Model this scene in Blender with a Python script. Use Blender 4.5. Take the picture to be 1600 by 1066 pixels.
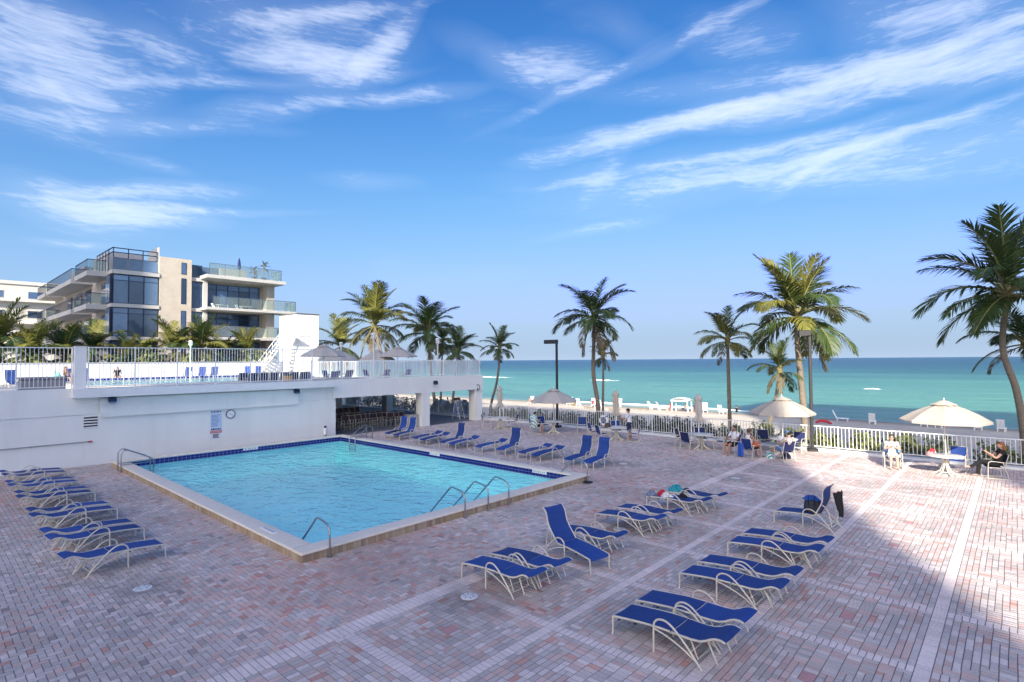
import bpy, math, random
import numpy as np
from mathutils import Vector, Matrix, Euler
random.seed(7)
for _o in list(bpy.data.objects):
    bpy.data.objects.remove(_o)
SC = bpy.context.scene
COL = SC.collection
R = math.radians
PI = math.pi

# ------------------------------------------------------------------ camera
# +X runs out to sea, +Y runs along the beach, the camera stands on a balcony 4.5 m above the deck
CAM_H = 4.5
YAW, PITCH, ROLL = 0.741912, 0.034965, 0.007387
fw0 = Vector((math.cos(YAW), math.sin(YAW), 0))
rt0 = Vector((math.sin(YAW), -math.cos(YAW), 0))
fwd = fw0 * math.cos(PITCH) + Vector((0, 0, math.sin(PITCH)))
up0 = -fw0 * math.sin(PITCH) + Vector((0, 0, math.cos(PITCH)))
rt = rt0 * math.cos(ROLL) - up0 * math.sin(ROLL)
up = rt0 * math.sin(ROLL) + up0 * math.cos(ROLL)
cam_d = bpy.data.cameras.new('camera')
cam = bpy.data.objects.new('camera', cam_d)
COL.objects.link(cam)
cam.matrix_world = Matrix(((rt.x, up.x, -fwd.x, 0), (rt.y, up.y, -fwd.y, 0), (rt.z, up.z, -fwd.z, CAM_H), (0, 0, 0, 1)))
cam_d.sensor_width = 36
cam_d.lens = 858.95 / 1600 * 36
cam_d.clip_start = 0.1
cam_d.clip_end = 60000
SC.camera = cam
SC.view_settings.view_transform = 'Standard'
SC.view_settings.look = 'None'
SC.view_settings.gamma = 1
SC.view_settings.exposure = 1.86

# ------------------------------------------------------------------ light
SUN_EL, SUN_AZ = R(27), R(208)          # the sun stands behind the viewer; shadows fall towards +X +Y
sd = bpy.data.lights.new('sun', 'SUN')
sd.energy = 2.45
sd.angle = R(0.38)
sd.color = (1.0, 0.92, 0.80)
so = bpy.data.objects.new('sun', sd)
COL.objects.link(so)
ldir = -Vector((math.cos(SUN_AZ) * math.cos(SUN_EL), math.sin(SUN_AZ) * math.cos(SUN_EL), math.sin(SUN_EL)))
so.rotation_euler = ldir.to_track_quat('-Z', 'Y').to_euler()
so.location = (-60, -35, 160)

W = bpy.data.worlds.new('World')
SC.world = W
W.use_nodes = True
wn = W.node_tree.nodes
wl = W.node_tree.links
wn.clear()
def N(t, **k):
    n = wn.new(t)
    for a, b in k.items():
        setattr(n, a, b)
    return n
def wmath(op, a, b=None, c=None, clamp=False):
    n = N('ShaderNodeMath', operation=op, use_clamp=clamp)
    for i, v in enumerate((a, b, c)):
        if v is None:
            continue
        if isinstance(v, (int, float)):
            n.inputs[i].default_value = v
        else:
            wl.new(v, n.inputs[i])
    return n.outputs[0]
sky = N('ShaderNodeTexSky', sky_type='NISHITA')
sky.sun_disc = False
sky.sun_elevation = SUN_EL
sky.sun_rotation = R(242)
sky.altitude = 0
sky.air_density = 0.65
sky.dust_density = 2.8
sky.ozone_density = 2.2
tc = N('ShaderNodeTexCoord')
sep = N('ShaderNodeSeparateXYZ')
wl.new(tc.outputs['Generated'], sep.inputs[0])
az = wmath('ARCTAN2', sep.outputs[1], sep.outputs[0])
el = wmath('ARCSINE', sep.outputs[2])
azd = wmath('MULTIPLY', az, 180 / PI)
eld = wmath('MULTIPLY', el, 180 / PI)
comb = N('ShaderNodeCombineXYZ')
wl.new(azd, comb.inputs[0]); wl.new(eld, comb.inputs[1])
# slow warp so that no cirrus streak has a ruled outline
nz = N('ShaderNodeTexNoise'); nz.inputs['Scale'].default_value = 0.11; nz.inputs['Detail'].default_value = 3
wl.new(comb.outputs[0], nz.inputs['Vector'])
vs = N('ShaderNodeVectorMath', operation='SUBTRACT'); vs.inputs[1].default_value = (.5, .5, .5)
wl.new(nz.outputs['Color'], vs.inputs[0])
vm = N('ShaderNodeVectorMath', operation='MULTIPLY'); vm.inputs[1].default_value = (6, 1.7, 0)
wl.new(vs.outputs[0], vm.inputs[0])
va = N('ShaderNodeVectorMath', operation='ADD')
wl.new(comb.outputs[0], va.inputs[0]); wl.new(vm.outputs[0], va.inputs[1])
P = va.outputs[0]
STREAKS = [(61.3, 27.3, 6.0, 1.1, 177, .9), (55.4, 29.7, 4.4, .9, 143, .8), (64.9, 29.8, 10.8, 2.7, 178, .5), (74.5, 25.9, 5.0, 1.0, -169, .5),
    (81.4, 22.2, 5.9, 3.4, 178, .6), (82.9, 21.6, 3.7, 1.7, -160, .4), (83.5, 25.8, 3.2, 1.8, 180, .55), (66.8, 23.1, 6.2, .9, 162, .5),
    (54.2, 25.6, 7.5, .7, 174, .75), (76.3, 14.8, 7.0, .8, 173, .7), (81.9, 12.6, 5.1, 1.6, -173, .6), (76.1, 12.8, 5.9, .8, 179, .8),
    (81, 9.8, 2.6, .3, 174, .5), (76.1, 17, 2.6, .5, -174, .35), (57.1, 17.9, 4.1, .8, 178, .4), (29.7, 21.7, 9.6, .9, 173, 1.0),
    (16.2, 22.5, 9.1, 1.2, -179, .9), (4.3, 22.8, 9.6, 1.4, -169, .95), (19, 24.9, 11.7, 1.1, -176, .5), (24.5, 17.3, 13.2, 2.1, 177, .55),
    (6.3, 16.9, 12.1, 2.2, -176, .65), (13.8, 16.9, 4.2, .5, 155, .45), (33.2, 18.1, 2.9, .9, 130, .35), (38.7, 28.2, 5.2, 1.9, -176, .65),
    (30.9, 30.9, 4, 1.2, -165, .3), (19.2, 28.7, 4.4, 2, -164, .4), (3.2, 25.9, 8.4, 2.7, -159, .65), (44.3, 29.5, 4.5, 1.2, -160, .35),
    (33.1, 13.2, 5.7, .5, 173, .35), (12, 23.6, 20, .5, 177, .6), (20, 19.2, 17, .45, 176, .5), (10, 18.2, 15, .4, 174, .5), (66, 25.2, 12, .5, 170, .5),
    (76, 20, 9, .6, 172, .45), (74, 13.6, 10, .35, 176, .55), (60, 31.5, 9, .6, 168, .5), (36, 26.4, 9, .5, 160, .4), (24, 29.5, 10, .6, 165, .45)]
acc = None
for (a_, e_, ln, wd, an, st) in STREAKS:
    mp = N('ShaderNodeMapping', vector_type='TEXTURE')
    mp.inputs['Location'].default_value = (a_, e_, 0)
    mp.inputs['Rotation'].default_value = (0, 0, R(an))
    mp.inputs['Scale'].default_value = (ln * 1.5, wd * 1.55, 1)
    wl.new(P, mp.inputs['Vector'])
    gr = N('ShaderNodeTexGradient', gradient_type='SPHERICAL')
    wl.new(mp.outputs[0], gr.inputs[0])
    acc = wmath('MULTIPLY_ADD', gr.outputs['Fac'], st * .92, acc if acc is not None else 0.0)
# the same thin cirrus goes on all round the sky
mpb = N('ShaderNodeMapping'); mpb.inputs['Scale'].default_value = (.045, .16, 1); mpb.inputs['Rotation'].default_value = (0, 0, R(5))
wl.new(P, mpb.inputs['Vector'])
nb = N('ShaderNodeTexNoise'); nb.inputs['Scale'].default_value = 1.0; nb.inputs['Detail'].default_value = 4
wl.new(mpb.outputs[0], nb.inputs['Vector'])
bg = wmath('MULTIPLY', wmath('SUBTRACT', nb.outputs['Fac'], .53, clamp=True), .8)
acc = wmath('ADD', acc, bg)
def fibre(rot, sx, sy, det, dist):
    m = N('ShaderNodeMapping'); m.inputs['Scale'].default_value = (sx, sy, 1); m.inputs['Rotation'].default_value = (0, 0, R(rot))
    wl.new(P, m.inputs['Vector'])
    n = N('ShaderNodeTexNoise'); n.inputs['Scale'].default_value = 1.0; n.inputs['Detail'].default_value = det
    n.inputs['Roughness'].default_value = .58; n.inputs['Distortion'].default_value = dist
    wl.new(m.outputs[0], n.inputs['Vector'])
    return n.outputs['Fac']
f1 = fibre(5, .10, .50, 5, .2)
f2 = fibre(8, .55, 4.2, 8, .1)
f3 = fibre(-26, .7, 2.6, 7, .2)
fb = wmath('MULTIPLY_ADD', f1, .50, wmath('MULTIPLY_ADD', f2, .27, wmath('MULTIPLY', f3, .23)))
edge = wmath('SUBTRACT', .575, wmath('MULTIPLY', wmath('MINIMUM', acc, 1.1), .26))      # dense cores, frayed rims
fb = wmath('MULTIPLY', wmath('SUBTRACT', fb, edge, clamp=True), 2.3)
den = wmath('ADD', wmath('MULTIPLY', wmath('MINIMUM', acc, 1.0), .22), wmath('MULTIPLY', fb, wmath('MINIMUM', wmath('MULTIPLY', acc, 2.2), 1.0)))
den = wmath('SUBTRACT', 1.0, wmath('POWER', 2.718, wmath('MULTIPLY', den, -1.5)), clamp=True)
lowcut = wmath('MULTIPLY', wmath('SUBTRACT', eld, 3.0, clamp=False), .14, clamp=True)
den = wmath('MULTIPLY', wmath('MULTIPLY', den, lowcut), .66)
mixc = N('ShaderNodeMix', data_type='RGBA')
SKY_S = 0.15
bgn = N('ShaderNodeBackground'); bgn.inputs['Strength'].default_value = SKY_S
wl.new(den, mixc.inputs['Factor'])
SKYG = 1.52
HAZE_F = 1.0
SHO = (1.12, 1.38, 2.15)
gm = N('ShaderNodeGamma'); gm.inputs[1].default_value = SKYG
sc1 = N('ShaderNodeVectorMath', operation='SCALE'); sc1.inputs['Scale'].default_value = .25
wl.new(sky.outputs[0], sc1.inputs[0]); wl.new(sc1.outputs[0], gm.inputs[0])
sc2 = N('ShaderNodeVectorMath', operation='SCALE'); sc2.inputs['Scale'].default_value = 4.0
wl.new(gm.outputs[0], sc2.inputs[0])
cap_ = N('ShaderNodeVectorMath', operation='MINIMUM'); cap_.inputs[1].default_value = (11, 10.1, 8.7)
# shoulder of the sky's tone curve, the same in every direction
sxyz = N('ShaderNodeSeparateXYZ'); wl.new(sc2.outputs[0], sxyz.inputs[0]); cxyz = N('ShaderNodeCombineXYZ')
for q_ in range(3):
    x_ = wmath('MULTIPLY', wmath('POWER', wmath('MULTIPLY', sxyz.outputs[q_], .25), (1.50, 1.19, 1.02)[q_]), 4.0)
    sh_ = wmath('MULTIPLY', wmath('SUBTRACT', 1.0, wmath('POWER', 2.718, wmath('MULTIPLY', x_, -1 / SHO[q_]))), SHO[q_])
    wl.new(wmath('ADD', sh_, wmath('MULTIPLY', wmath('MAXIMUM', wmath('SUBTRACT', x_, 4.5), 0.0), 1.0)), cxyz.inputs[q_])
wl.new(cxyz.outputs[0], cap_.inputs[0])
# pale sea haze low over the horizon, the same all the way round
hz = wmath('MULTIPLY', wmath('POWER', 2.718, wmath('MULTIPLY', wmath('MAXIMUM', eld, 0.0), -1 / 8.5)), HAZE_F)
hzm = N('ShaderNodeMix', data_type='RGBA'); wl.new(hz, hzm.inputs['Factor']); wl.new(cap_.outputs[0], hzm.inputs['A']); hzm.inputs['B'].default_value = (.92, 1.19, 1.58, 1)
wl.new(hzm.outputs['Result'], mixc.inputs['A'])
mixc.inputs['B'].default_value = (2.5, 2.62, 2.9, 1)
wl.new(mixc.outputs['Result'], bgn.inputs['Color'])
wo = N('ShaderNodeOutputWorld')
wl.new(bgn.outputs[0], wo.inputs['Surface'])

# ------------------------------------------------------------------ helpers
def link(o, parent=None):
    COL.objects.link(o)
    if parent is not None:
        o.parent = parent
    return o
def tag(o, label=None, cat=None, group=None, kind=None):
    if label: o['label'] = label
    if cat: o['category'] = cat
    if group: o['group'] = group
    if kind: o['kind'] = kind
    return o
def thing(name, label, cat, loc=(0, 0, 0), rz=0, group=None):
    o = bpy.data.objects.new(name, None)
    o.empty_display_size = .2
    o.location = loc
    o.rotation_euler = (0, 0, rz)
    link(o)
    return tag(o, label, cat, group)
def place(name, mesh, parent=None, loc=(0, 0, 0), rot=(0, 0, 0), sc=(1, 1, 1)):
    o = bpy.data.objects.new(name, mesh)
    o.location = loc; o.rotation_euler = rot
    o.scale = sc if not isinstance(sc, (int, float)) else (sc, sc, sc)
    return link(o, parent)
class MB:
    def __init__(s):
        s.v = []; s.f = []; s.m = []; s.mi = 0
    def add(s, vs, fs):
        o = len(s.v)
        s.v += [tuple(x) for x in vs]
        for f in fs:
            s.f.append(tuple(o + i for i in f)); s.m.append(s.mi)
        return s
    def box(s, x0, x1, y0, y1, z0, z1):
        if x0 > x1: x0, x1 = x1, x0
        if y0 > y1: y0, y1 = y1, y0
        if z0 > z1: z0, z1 = z1, z0
        return s.add([(x0, y0, z0), (x1, y0, z0), (x1, y1, z0), (x0, y1, z0), (x0, y0, z1), (x1, y0, z1), (x1, y1, z1), (x0, y1, z1)],
                     [(0, 3, 2, 1), (4, 5, 6, 7), (0, 1, 5, 4), (1, 2, 6, 5), (2, 3, 7, 6), (3, 0, 4, 7)])
    def bevbox(s, x0, x1, y0, y1, z0, z1, b=.01):
        # box with chamfered vertical and top edges
        def ring(i, z):
            return [(x0 + i, y0 + b, z), (x0 + b, y0 + i, z), (x1 - b, y0 + i, z), (x1 - i, y0 + b, z), (x1 - i, y1 - b, z), (x1 - b, y1 - i, z), (x0 + b, y1 - i, z), (x0 + i, y1 - b, z)]
        v = ring(0, z0) + ring(0, z1 - b) + ring(b, z1)
        f = [tuple(range(7, -1, -1)), tuple(range(16, 24))]
        for k in (0, 8):
            for i in range(8):
                j = (i + 1) % 8
                f.append((k + i, k + j, k + 8 + j, k + 8 + i))
        return s.add(v, f)
    def tube(s, pts, r, n=8, cap=True, closed=False, sq=1.0):
        pts = [Vector(p) for p in pts]
        m = len(pts)
        rs = r if isinstance(r, (list, tuple)) else [r] * m
        prev = None; vs = []
        for i, p in enumerate(pts):
            if closed:
                t = (pts[(i + 1) % m] - pts[i - 1]).normalized()
            else:
                a = pts[max(i - 1, 0)]; b = pts[min(i + 1, m - 1)]
                t = (b - a)
                t = t.normalized() if t.length > 1e-9 else Vector((0, 0, 1))
            if prev is None:
                ref = Vector((0, 0, 1)) if abs(t.z) < .9 else Vector((1, 0, 0))
                u = t.cross(ref).normalized()
            else:
                u = prev - t * prev.dot(t)
                u = u.normalized() if u.length > 1e-6 else t.orthogonal().normalized()
            prev = u
            w = t.cross(u)
            for k in range(n):
                a = 2 * PI * k / n
                vs.append(p + u * (math.cos(a) * rs[i]) + w * (math.sin(a) * rs[i] * sq))
        fs = []
        for i in range(m if closed else m - 1):
            i2 = (i + 1) % m
            for k in range(n):
                k2 = (k + 1) % n
                fs.append((i * n + k, i * n + k2, i2 * n + k2, i2 * n + k))
        if cap and not closed:
            fs.append(tuple(range(n - 1, -1, -1)))
            fs.append(tuple(range((m - 1) * n, m * n)))
        return s.add(vs, fs)
    def lathe(s, prof, n=16, c=(0, 0, 0), wob=None):
        vs = []; fs = []
        for (r, z) in prof:
            for k in range(n):
                a = 2 * PI * k / n
                rr = r * (wob(a, z) if wob else 1)
                vs.append((c[0] + rr * math.cos(a), c[1] + rr * math.sin(a), c[2] + z))
        for i in range(len(prof) - 1):
            for k in range(n):
                k2 = (k + 1) % n
                fs.append((i * n + k, i * n + k2, (i + 1) * n + k2, (i + 1) * n + k))
        fs.append(tuple(range(n - 1, -1, -1)))
        fs.append(tuple(range((len(prof) - 1) * n, len(prof) * n)))
        return s.add(vs, fs)
    def ball(s, c, r, n=10, m=7):
        if isinstance(r, (int, float)): r = (r, r, r)
        vs = [(c[0], c[1], c[2] - r[2])]; fs = []
        for i in range(1, m):
            th = -PI / 2 + PI * i / m
            for k in range(n):
                a = 2 * PI * k / n
                vs.append((c[0] + r[0] * math.cos(th) * math.cos(a), c[1] + r[1] * math.cos(th) * math.sin(a), c[2] + r[2] * math.sin(th)))
        vs.append((c[0], c[1], c[2] + r[2]))
        for k in range(n):
            fs.append((0, 1 + (k + 1) % n, 1 + k))
            fs.append((len(vs) - 1, 1 + (m - 2) * n + k, 1 + (m - 2) * n + (k + 1) % n))
        for i in range(m - 2):
            for k in range(n):
                k2 = (k + 1) % n
                fs.append((1 + i * n + k, 1 + i * n + k2, 1 + (i + 1) * n + k2, 1 + (i + 1) * n + k))
        return s.add(vs, fs)
    def sheet(s, prof, y0, y1, th=.008, ny=1, crown=0):
        # a strip following prof [(x,z)], from y0 to y1, with thickness
        n = len(prof); vs = []; fs = []
        for side in (0, 1):
            for j in range(ny + 1):
                t = j / ny
                for (x, z) in prof:
                    vs.append((x, y0 + (y1 - y0) * t, z - side * th - crown * 4 * t * (1 - t)))
        def ix(sd, j, i): return sd * (ny + 1) * n + j * n + i
        for j in range(ny):
            for i in range(n - 1):
                fs.append((ix(0, j, i), ix(0, j, i + 1), ix(0, j + 1, i + 1), ix(0, j + 1, i)))
                fs.append((ix(1, j, i), ix(1, j + 1, i), ix(1, j + 1, i + 1), ix(1, j, i + 1)))
        for i in range(n - 1):
            fs.append((ix(0, 0, i + 1), ix(0, 0, i), ix(1, 0, i), ix(1, 0, i + 1)))
            fs.append((ix(0, ny, i), ix(0, ny, i + 1), ix(1, ny, i + 1), ix(1, ny, i)))
        for j in range(ny):
            fs.append((ix(0, j, 0), ix(0, j + 1, 0), ix(1, j + 1, 0), ix(1, j, 0)))
            fs.append((ix(0, j + 1, n - 1), ix(0, j, n - 1), ix(1, j, n - 1), ix(1, j + 1, n - 1)))
        return s.add(vs, fs)
    def mesh(s, name, mats, smooth=False):
        me = bpy.data.meshes.new(name)
        me.from_pydata(s.v, [], s.f)
        if not isinstance(mats, (list, tuple)): mats = [mats]
        for m in mats: me.materials.append(m)
        if len(mats) > 1: me.polygons.foreach_set('material_index', s.m)
        if smooth:
            me.polygons.foreach_set('use_smooth', [True] * len(me.polygons))
            try: me.set_sharp_from_angle(angle=R(48))
            except Exception: pass
        me.update()
        return me
    def build(s, name, mats, parent=None, loc=(0, 0, 0), rot=(0, 0, 0), smooth=False):
        return place(name, s.mesh(name, mats, smooth), parent, loc, rot)
def spline(pts, n=6):
    # Catmull-Rom through the points
    P_ = [Vector(p) for p in pts]
    P_ = [P_[0] * 2 - P_[1]] + P_ + [P_[-1] * 2 - P_[-2]]
    out = []
    for i in range(1, len(P_) - 2):
        for k in range(n):
            t = k / n
            a, b, c, d = P_[i - 1], P_[i], P_[i + 1], P_[i + 2]
            out.append(.5 * ((2 * b) + (c - a) * t + (2 * a - 5 * b + 4 * c - d) * t * t + (3 * b - a - 3 * c + d) * t ** 3))
    out.append(P_[-2])
    return out
def copy_tree(o, parent=None):
    c = o.copy()
    COL.objects.link(c)
    c.parent = parent
    for ch in o.children:
        copy_tree(ch, c)
    return c

# ------------------------------------------------------------------ materials
MATS = {}
def M(name, col, rough=.6, metal=0.0, var=.0, vs=3.0, bump=0.0, bs=60.0, spec=.5, dirt=0.0, dcol=(.2, .18, .15), ds=.8, transl=0.0, stretch=(1, 1, 1), coat=0.0, alpha=None):
    if name in MATS: return MATS[name]
    m = bpy.data.materials.new(name); m.use_nodes = True
    nt = m.node_tree; b = nt.nodes['Principled BSDF']
    b.inputs['Base Color'].default_value = (*col, 1)
    b.inputs['Roughness'].default_value = rough
    b.inputs['Metallic'].default_value = metal
    b.inputs['Specular IOR Level'].default_value = spec
    if coat: b.inputs['Coat Weight'].default_value = coat
    tcn = nt.nodes.new('ShaderNodeTexCoord'); mp = nt.nodes.new('ShaderNodeMapping')
    mp.inputs['Scale'].default_value = stretch
    nt.links.new(tcn.outputs['Object'], mp.inputs[0])
    cur = None
    if var:
        n = nt.nodes.new('ShaderNodeTexNoise'); n.inputs['Scale'].default_value = vs; n.inputs['Detail'].default_value = 5
        n.inputs['Roughness'].default_value = .65
        nt.links.new(mp.outputs[0], n.inputs['Vector'])
        r = nt.nodes.new('ShaderNodeMapRange'); r.inputs['From Min'].default_value = .25; r.inputs['From Max'].default_value = .75
        r.inputs['To Min'].default_value = 1 - var; r.inputs['To Max'].default_value = 1 + var
        nt.links.new(n.outputs['Fac'], r.inputs['Value'])
        x = nt.nodes.new('ShaderNodeVectorMath'); x.operation = 'SCALE'; x.inputs[0].default_value = col
        nt.links.new(r.outputs[0], x.inputs['Scale'])
        cur = x.outputs[0]
    if dirt:
        n = nt.nodes.new('ShaderNodeTexNoise'); n.inputs['Scale'].default_value = ds; n.inputs['Detail'].default_value = 8; n.inputs['Roughness'].default_value = .7
        nt.links.new(mp.outputs[0], n.inputs['Vector'])
        r = nt.nodes.new('ShaderNodeMapRange'); r.inputs['From Min'].default_value = .52; r.inputs['From Max'].default_value = .8
        r.inputs['To Max'].default_value = dirt
        nt.links.new(n.outputs['Fac'], r.inputs['Value'])
        x = nt.nodes.new('ShaderNodeMix'); x.data_type = 'RGBA'
        nt.links.new(r.outputs[0], x.inputs['Factor'])
        if cur is not None: nt.links.new(cur, x.inputs['A'])
        else: x.inputs['A'].default_value = (*col, 1)
        x.inputs['B'].default_value = (*dcol, 1)
        cur = x.outputs['Result']
    if cur is not None: nt.links.new(cur, b.inputs['Base Color'])
    if bump:
        n = nt.nodes.new('ShaderNodeTexNoise'); n.inputs['Scale'].default_value = bs; n.inputs['Detail'].default_value = 4
        nt.links.new(mp.outputs[0], n.inputs['Vector'])
        bp = nt.nodes.new('ShaderNodeBump'); bp.inputs['Strength'].default_value = bump; bp.inputs['Distance'].default_value = .02
        nt.links.new(n.outputs['Fac'], bp.inputs['Height'])
        nt.links.new(bp.outputs[0], b.inputs['Normal'])
    if transl:
        t = nt.nodes.new('ShaderNodeBsdfTranslucent'); t.inputs[0].default_value = (col[0] * 1.4, col[1] * 1.4, col[2], 1)
        if cur is not None:
            nt.links.new(cur, t.inputs[0])
        mx = nt.nodes.new('ShaderNodeMixShader'); mx.inputs[0].default_value = transl
        nt.links.new(b.outputs[0], mx.inputs[1]); nt.links.new(t.outputs[0], mx.inputs[2])
        nt.links.new(mx.outputs[0], nt.nodes['Material Output'].inputs['Surface'])
    if alpha is not None:
        b.inputs['Alpha'].default_value = alpha
    MATS[name] = m
    return m
white_wall = M('white stucco', (.80, .80, .79), .85, var=.05, vs=.9, bump=.25, bs=90, dirt=.16, dcol=(.52, .50, .46), ds=.55, stretch=(1, 1, .45))
wing_wall = M('pale painted stucco', (.80, .805, .765), .85, var=.04, vs=.9, bump=.25, bs=90, dirt=.34, dcol=(.56, .545, .51), ds=1.1, stretch=(1, 1, .16))
white_trim = M('white painted concrete', (.78, .78, .76), .75, var=.05, vs=2, bump=.15, bs=40, dirt=.3, dcol=(.5, .48, .43), ds=1.5)
white_rail = M('white powder coat', (.80, .80, .78), .45, var=.04, vs=4)
cream_tube = M('cream powder coated tube', (.62, .57, .47), .38, var=.06, vs=7)
blue_sling = M('blue mesh sling', (.012, .050, .235), .72, var=.14, vs=9, bump=.35, bs=420)
navy_sling = M('navy mesh sling', (.012, .022, .10), .75, var=.15, vs=9, bump=.3, bs=420)
brown_sling = M('dark brown mesh sling', (.05, .028, .035), .8, var=.15, vs=9)
coping_m = M('cast stone coping', (.78, .70, .59), .8, var=.09, vs=3, bump=.2, bs=70, dirt=.35, dcol=(.56, .49, .42), ds=1.3)
steel = M('stainless steel', (.42, .42, .43), .28, metal=1.0, var=.08, vs=8)
dark_bronze = M('dark bronze paint', (.022, .021, .022), .5, var=.1, vs=5)
black_m = M('black plastic', (.015, .015, .017), .5)
tile_m = M('glazed cobalt tile', (.012, .018, .19), .18, var=.35, vs=5, spec=.6)
grout_m = M('pale grout', (.30, .34, .44), .8)
plaster_m = M('pale blue pool plaster', (.44, .95, .92), .7, var=.08, vs=.6)
canvas = M('beige canvas', (.60, .53, .44), .85, var=.06, vs=3, bump=.2, bs=200, transl=.22)
canvas_grey = M('taupe canvas', (.57, .53, .475), .85, var=.06, vs=3, bump=.2, bs=200, transl=.18)
canvas_white = M('white canvas', (.82, .82, .80), .85, var=.03, transl=.25)
table_top_m = M('speckled table top', (.66, .63, .57), .5, var=.08, vs=14, bump=.15, bs=90)
trunk_m = M('palm bark', (.20, .165, .125), .9, var=.28, vs=4, bump=.9, bs=16, stretch=(1, 1, 4))
frond_g = M('palm leaflets green', (.060, .098, .028), .45, var=.3, vs=2.2, transl=.28)
frond_y = M('sunlit yellow green leaflets', (.205, .205, .045), .5, var=.3, vs=2.2, transl=.30)  # yellowed fronds, and sunlight put into the colour of the lit palms
frond_d = M('palm leaflets dry', (.17, .125, .07), .8, var=.3, vs=2.2, transl=.2)
rachis_m = M('palm rib', (.17, .17, .06), .55, var=.2, vs=3)
nut_m = M('coconut husk', (.10, .085, .025), .55, var=.3, vs=6)
leaf_m = M('hedge leaves', (.17, .20, .045), .45, var=.35, vs=1.7, transl=.25)  # brightened with sunlight for the shrubs in the lit stretch
leaf_d = M('dark hedge leaves', (.030, .062, .018), .45, var=.35, vs=1.7, transl=.18)  # darker copy with shade in its colour for shrubs out of the sun
stem_m = M('woody stem', (.14, .10, .07), .9)
concrete = M('grey concrete', (.33, .33, .33), .85, var=.12, vs=1.4, bump=.2, bs=40, dirt=.4, dcol=(.2, .2, .2), ds=.6)
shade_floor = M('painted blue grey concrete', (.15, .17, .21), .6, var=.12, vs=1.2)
skin_a = M('skin fair', (.56, .34, .25), .55)
skin_b = M('skin tanned', (.42, .22, .145), .55)
hair_b = M('hair dark brown', (.03, .018, .012), .6)
hair_r = M('hair auburn', (.26, .085, .025), .55)
cloth_w = M('white cotton', (.72, .72, .72), .9, bump=.2, bs=60)
cloth_n = M('navy cotton', (.018, .024, .07), .9, bump=.2, bs=60)
cloth_k = M('black cotton', (.012, .012, .014), .9, bump=.2, bs=60)
cloth_o = M('rust orange cotton', (.42, .12, .06), .9, var=.3, vs=14, bump=.2, bs=60)
cloth_lb = M('light blue cotton', (.16, .34, .66), .9, bump=.2, bs=60)
cloth_bl = M('royal blue cotton', (.02, .09, .38), .9, bump=.2, bs=60)
red_m = M('red cloth', (.50, .03, .05), .85, bump=.2, bs=60)
pink_m = M('pink straw', (.66, .25, .25), .85, bump=.3, bs=90)
teal_m = M('teal towelling', (.03, .33, .38), .95, var=.2, vs=12, bump=.5, bs=150)
grey_cloth = M('blue grey cloth', (.20, .24, .33), .95, var=.25, vs=12, bump=.5, bs=120)
orange_m = M('orange cloth', (.72, .22, .05), .85)
plastic_w = M('white resin', (.80, .80, .80), .4)
tent_m = M('blue tent fabric', (.05, .13, .42), .6, var=.1, vs=2)
def vary(m, lo, hi):
    # every object that carries the material is a little lighter or darker than the next
    nt = m.node_tree; b = nt.nodes['Principled BSDF']; oi = nt.nodes.new('ShaderNodeObjectInfo')
    r = nt.nodes.new('ShaderNodeMapRange'); r.inputs['To Min'].default_value = lo; r.inputs['To Max'].default_value = hi; nt.links.new(oi.outputs['Random'], r.inputs['Value'])
    x = nt.nodes.new('ShaderNodeVectorMath'); x.operation = 'SCALE'; nt.links.new(r.outputs[0], x.inputs['Scale'])
    lk = b.inputs['Base Color'].links
    if lk: nt.links.new(lk[0].from_socket, x.inputs[0])
    else: x.inputs[0].default_value = b.inputs['Base Color'].default_value[:3]
    nt.links.new(x.outputs[0], b.inputs['Base Color'])
vary(blue_sling, .8, 1.3)
def stripes(name, ca, cb, sc, axis='X'):
    m = bpy.data.materials.new(name); m.use_nodes = True
    nt = m.node_tree; b = nt.nodes['Principled BSDF']; b.inputs['Roughness'].default_value = .95
    t = nt.nodes.new('ShaderNodeTexCoord'); w = nt.nodes.new('ShaderNodeTexWave'); w.bands_direction = axis
    w.inputs['Scale'].default_value = sc; w.inputs['Distortion'].default_value = .6
    nt.links.new(t.outputs['Object'], w.inputs[0])
    r = nt.nodes.new('ShaderNodeValToRGB'); r.color_ramp.interpolation = 'CONSTANT'
    r.color_ramp.elements[0].color = (*ca, 1); r.color_ramp.elements[1].color = (*cb, 1); r.color_ramp.elements[1].position = .5
    nt.links.new(w.outputs['Fac'], r.inputs[0]); nt.links.new(r.outputs[0], b.inputs['Base Color'])
    return m
towel_teal = stripes('teal striped towel', (.03, .36, .36), (.78, .80, .80), 3.2, 'DIAGONAL')
towel_blue = stripes('blue striped towel', (.03, .10, .45), (.76, .78, .80), 3.6, 'X')
def glass(name, tint, rough=.03, alpha=.35):
    m = bpy.data.materials.new(name); m.use_nodes = True
    nt = m.node_tree; b = nt.nodes['Principled BSDF']
    tr = nt.nodes.new('ShaderNodeBsdfTransparent'); tr.inputs[0].default_value = (*[min(1, c * 1.6 + .25) for c in tint], 1)
    b.inputs['Base Color'].default_value = (*tint, 1); b.inputs['Roughness'].default_value = rough; b.inputs['IOR'].default_value = 1.5
    mx = nt.nodes.new('ShaderNodeMixShader'); mx.inputs[0].default_value = alpha
    nt.links.new(tr.outputs[0], mx.inputs[1]); nt.links.new(b.outputs[0], mx.inputs[2])
    nt.links.new(mx.outputs[0], nt.nodes['Material Output'].inputs['Surface'])
    return m
rail_glass = glass('green tinted rail glass', (.33, .38, .38), .03, .22)
frost_glass = glass('salt hazed glass', (.66, .72, .72), .2, .45)
win_glass = M('dark blue window glass', (.035, .065, .13), .04, spec=1.0, var=.2, vs=.5)
win_glass2 = M('grey blue window glass', (.09, .14, .21), .06, spec=1.0, var=.25, vs=.4)
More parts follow.
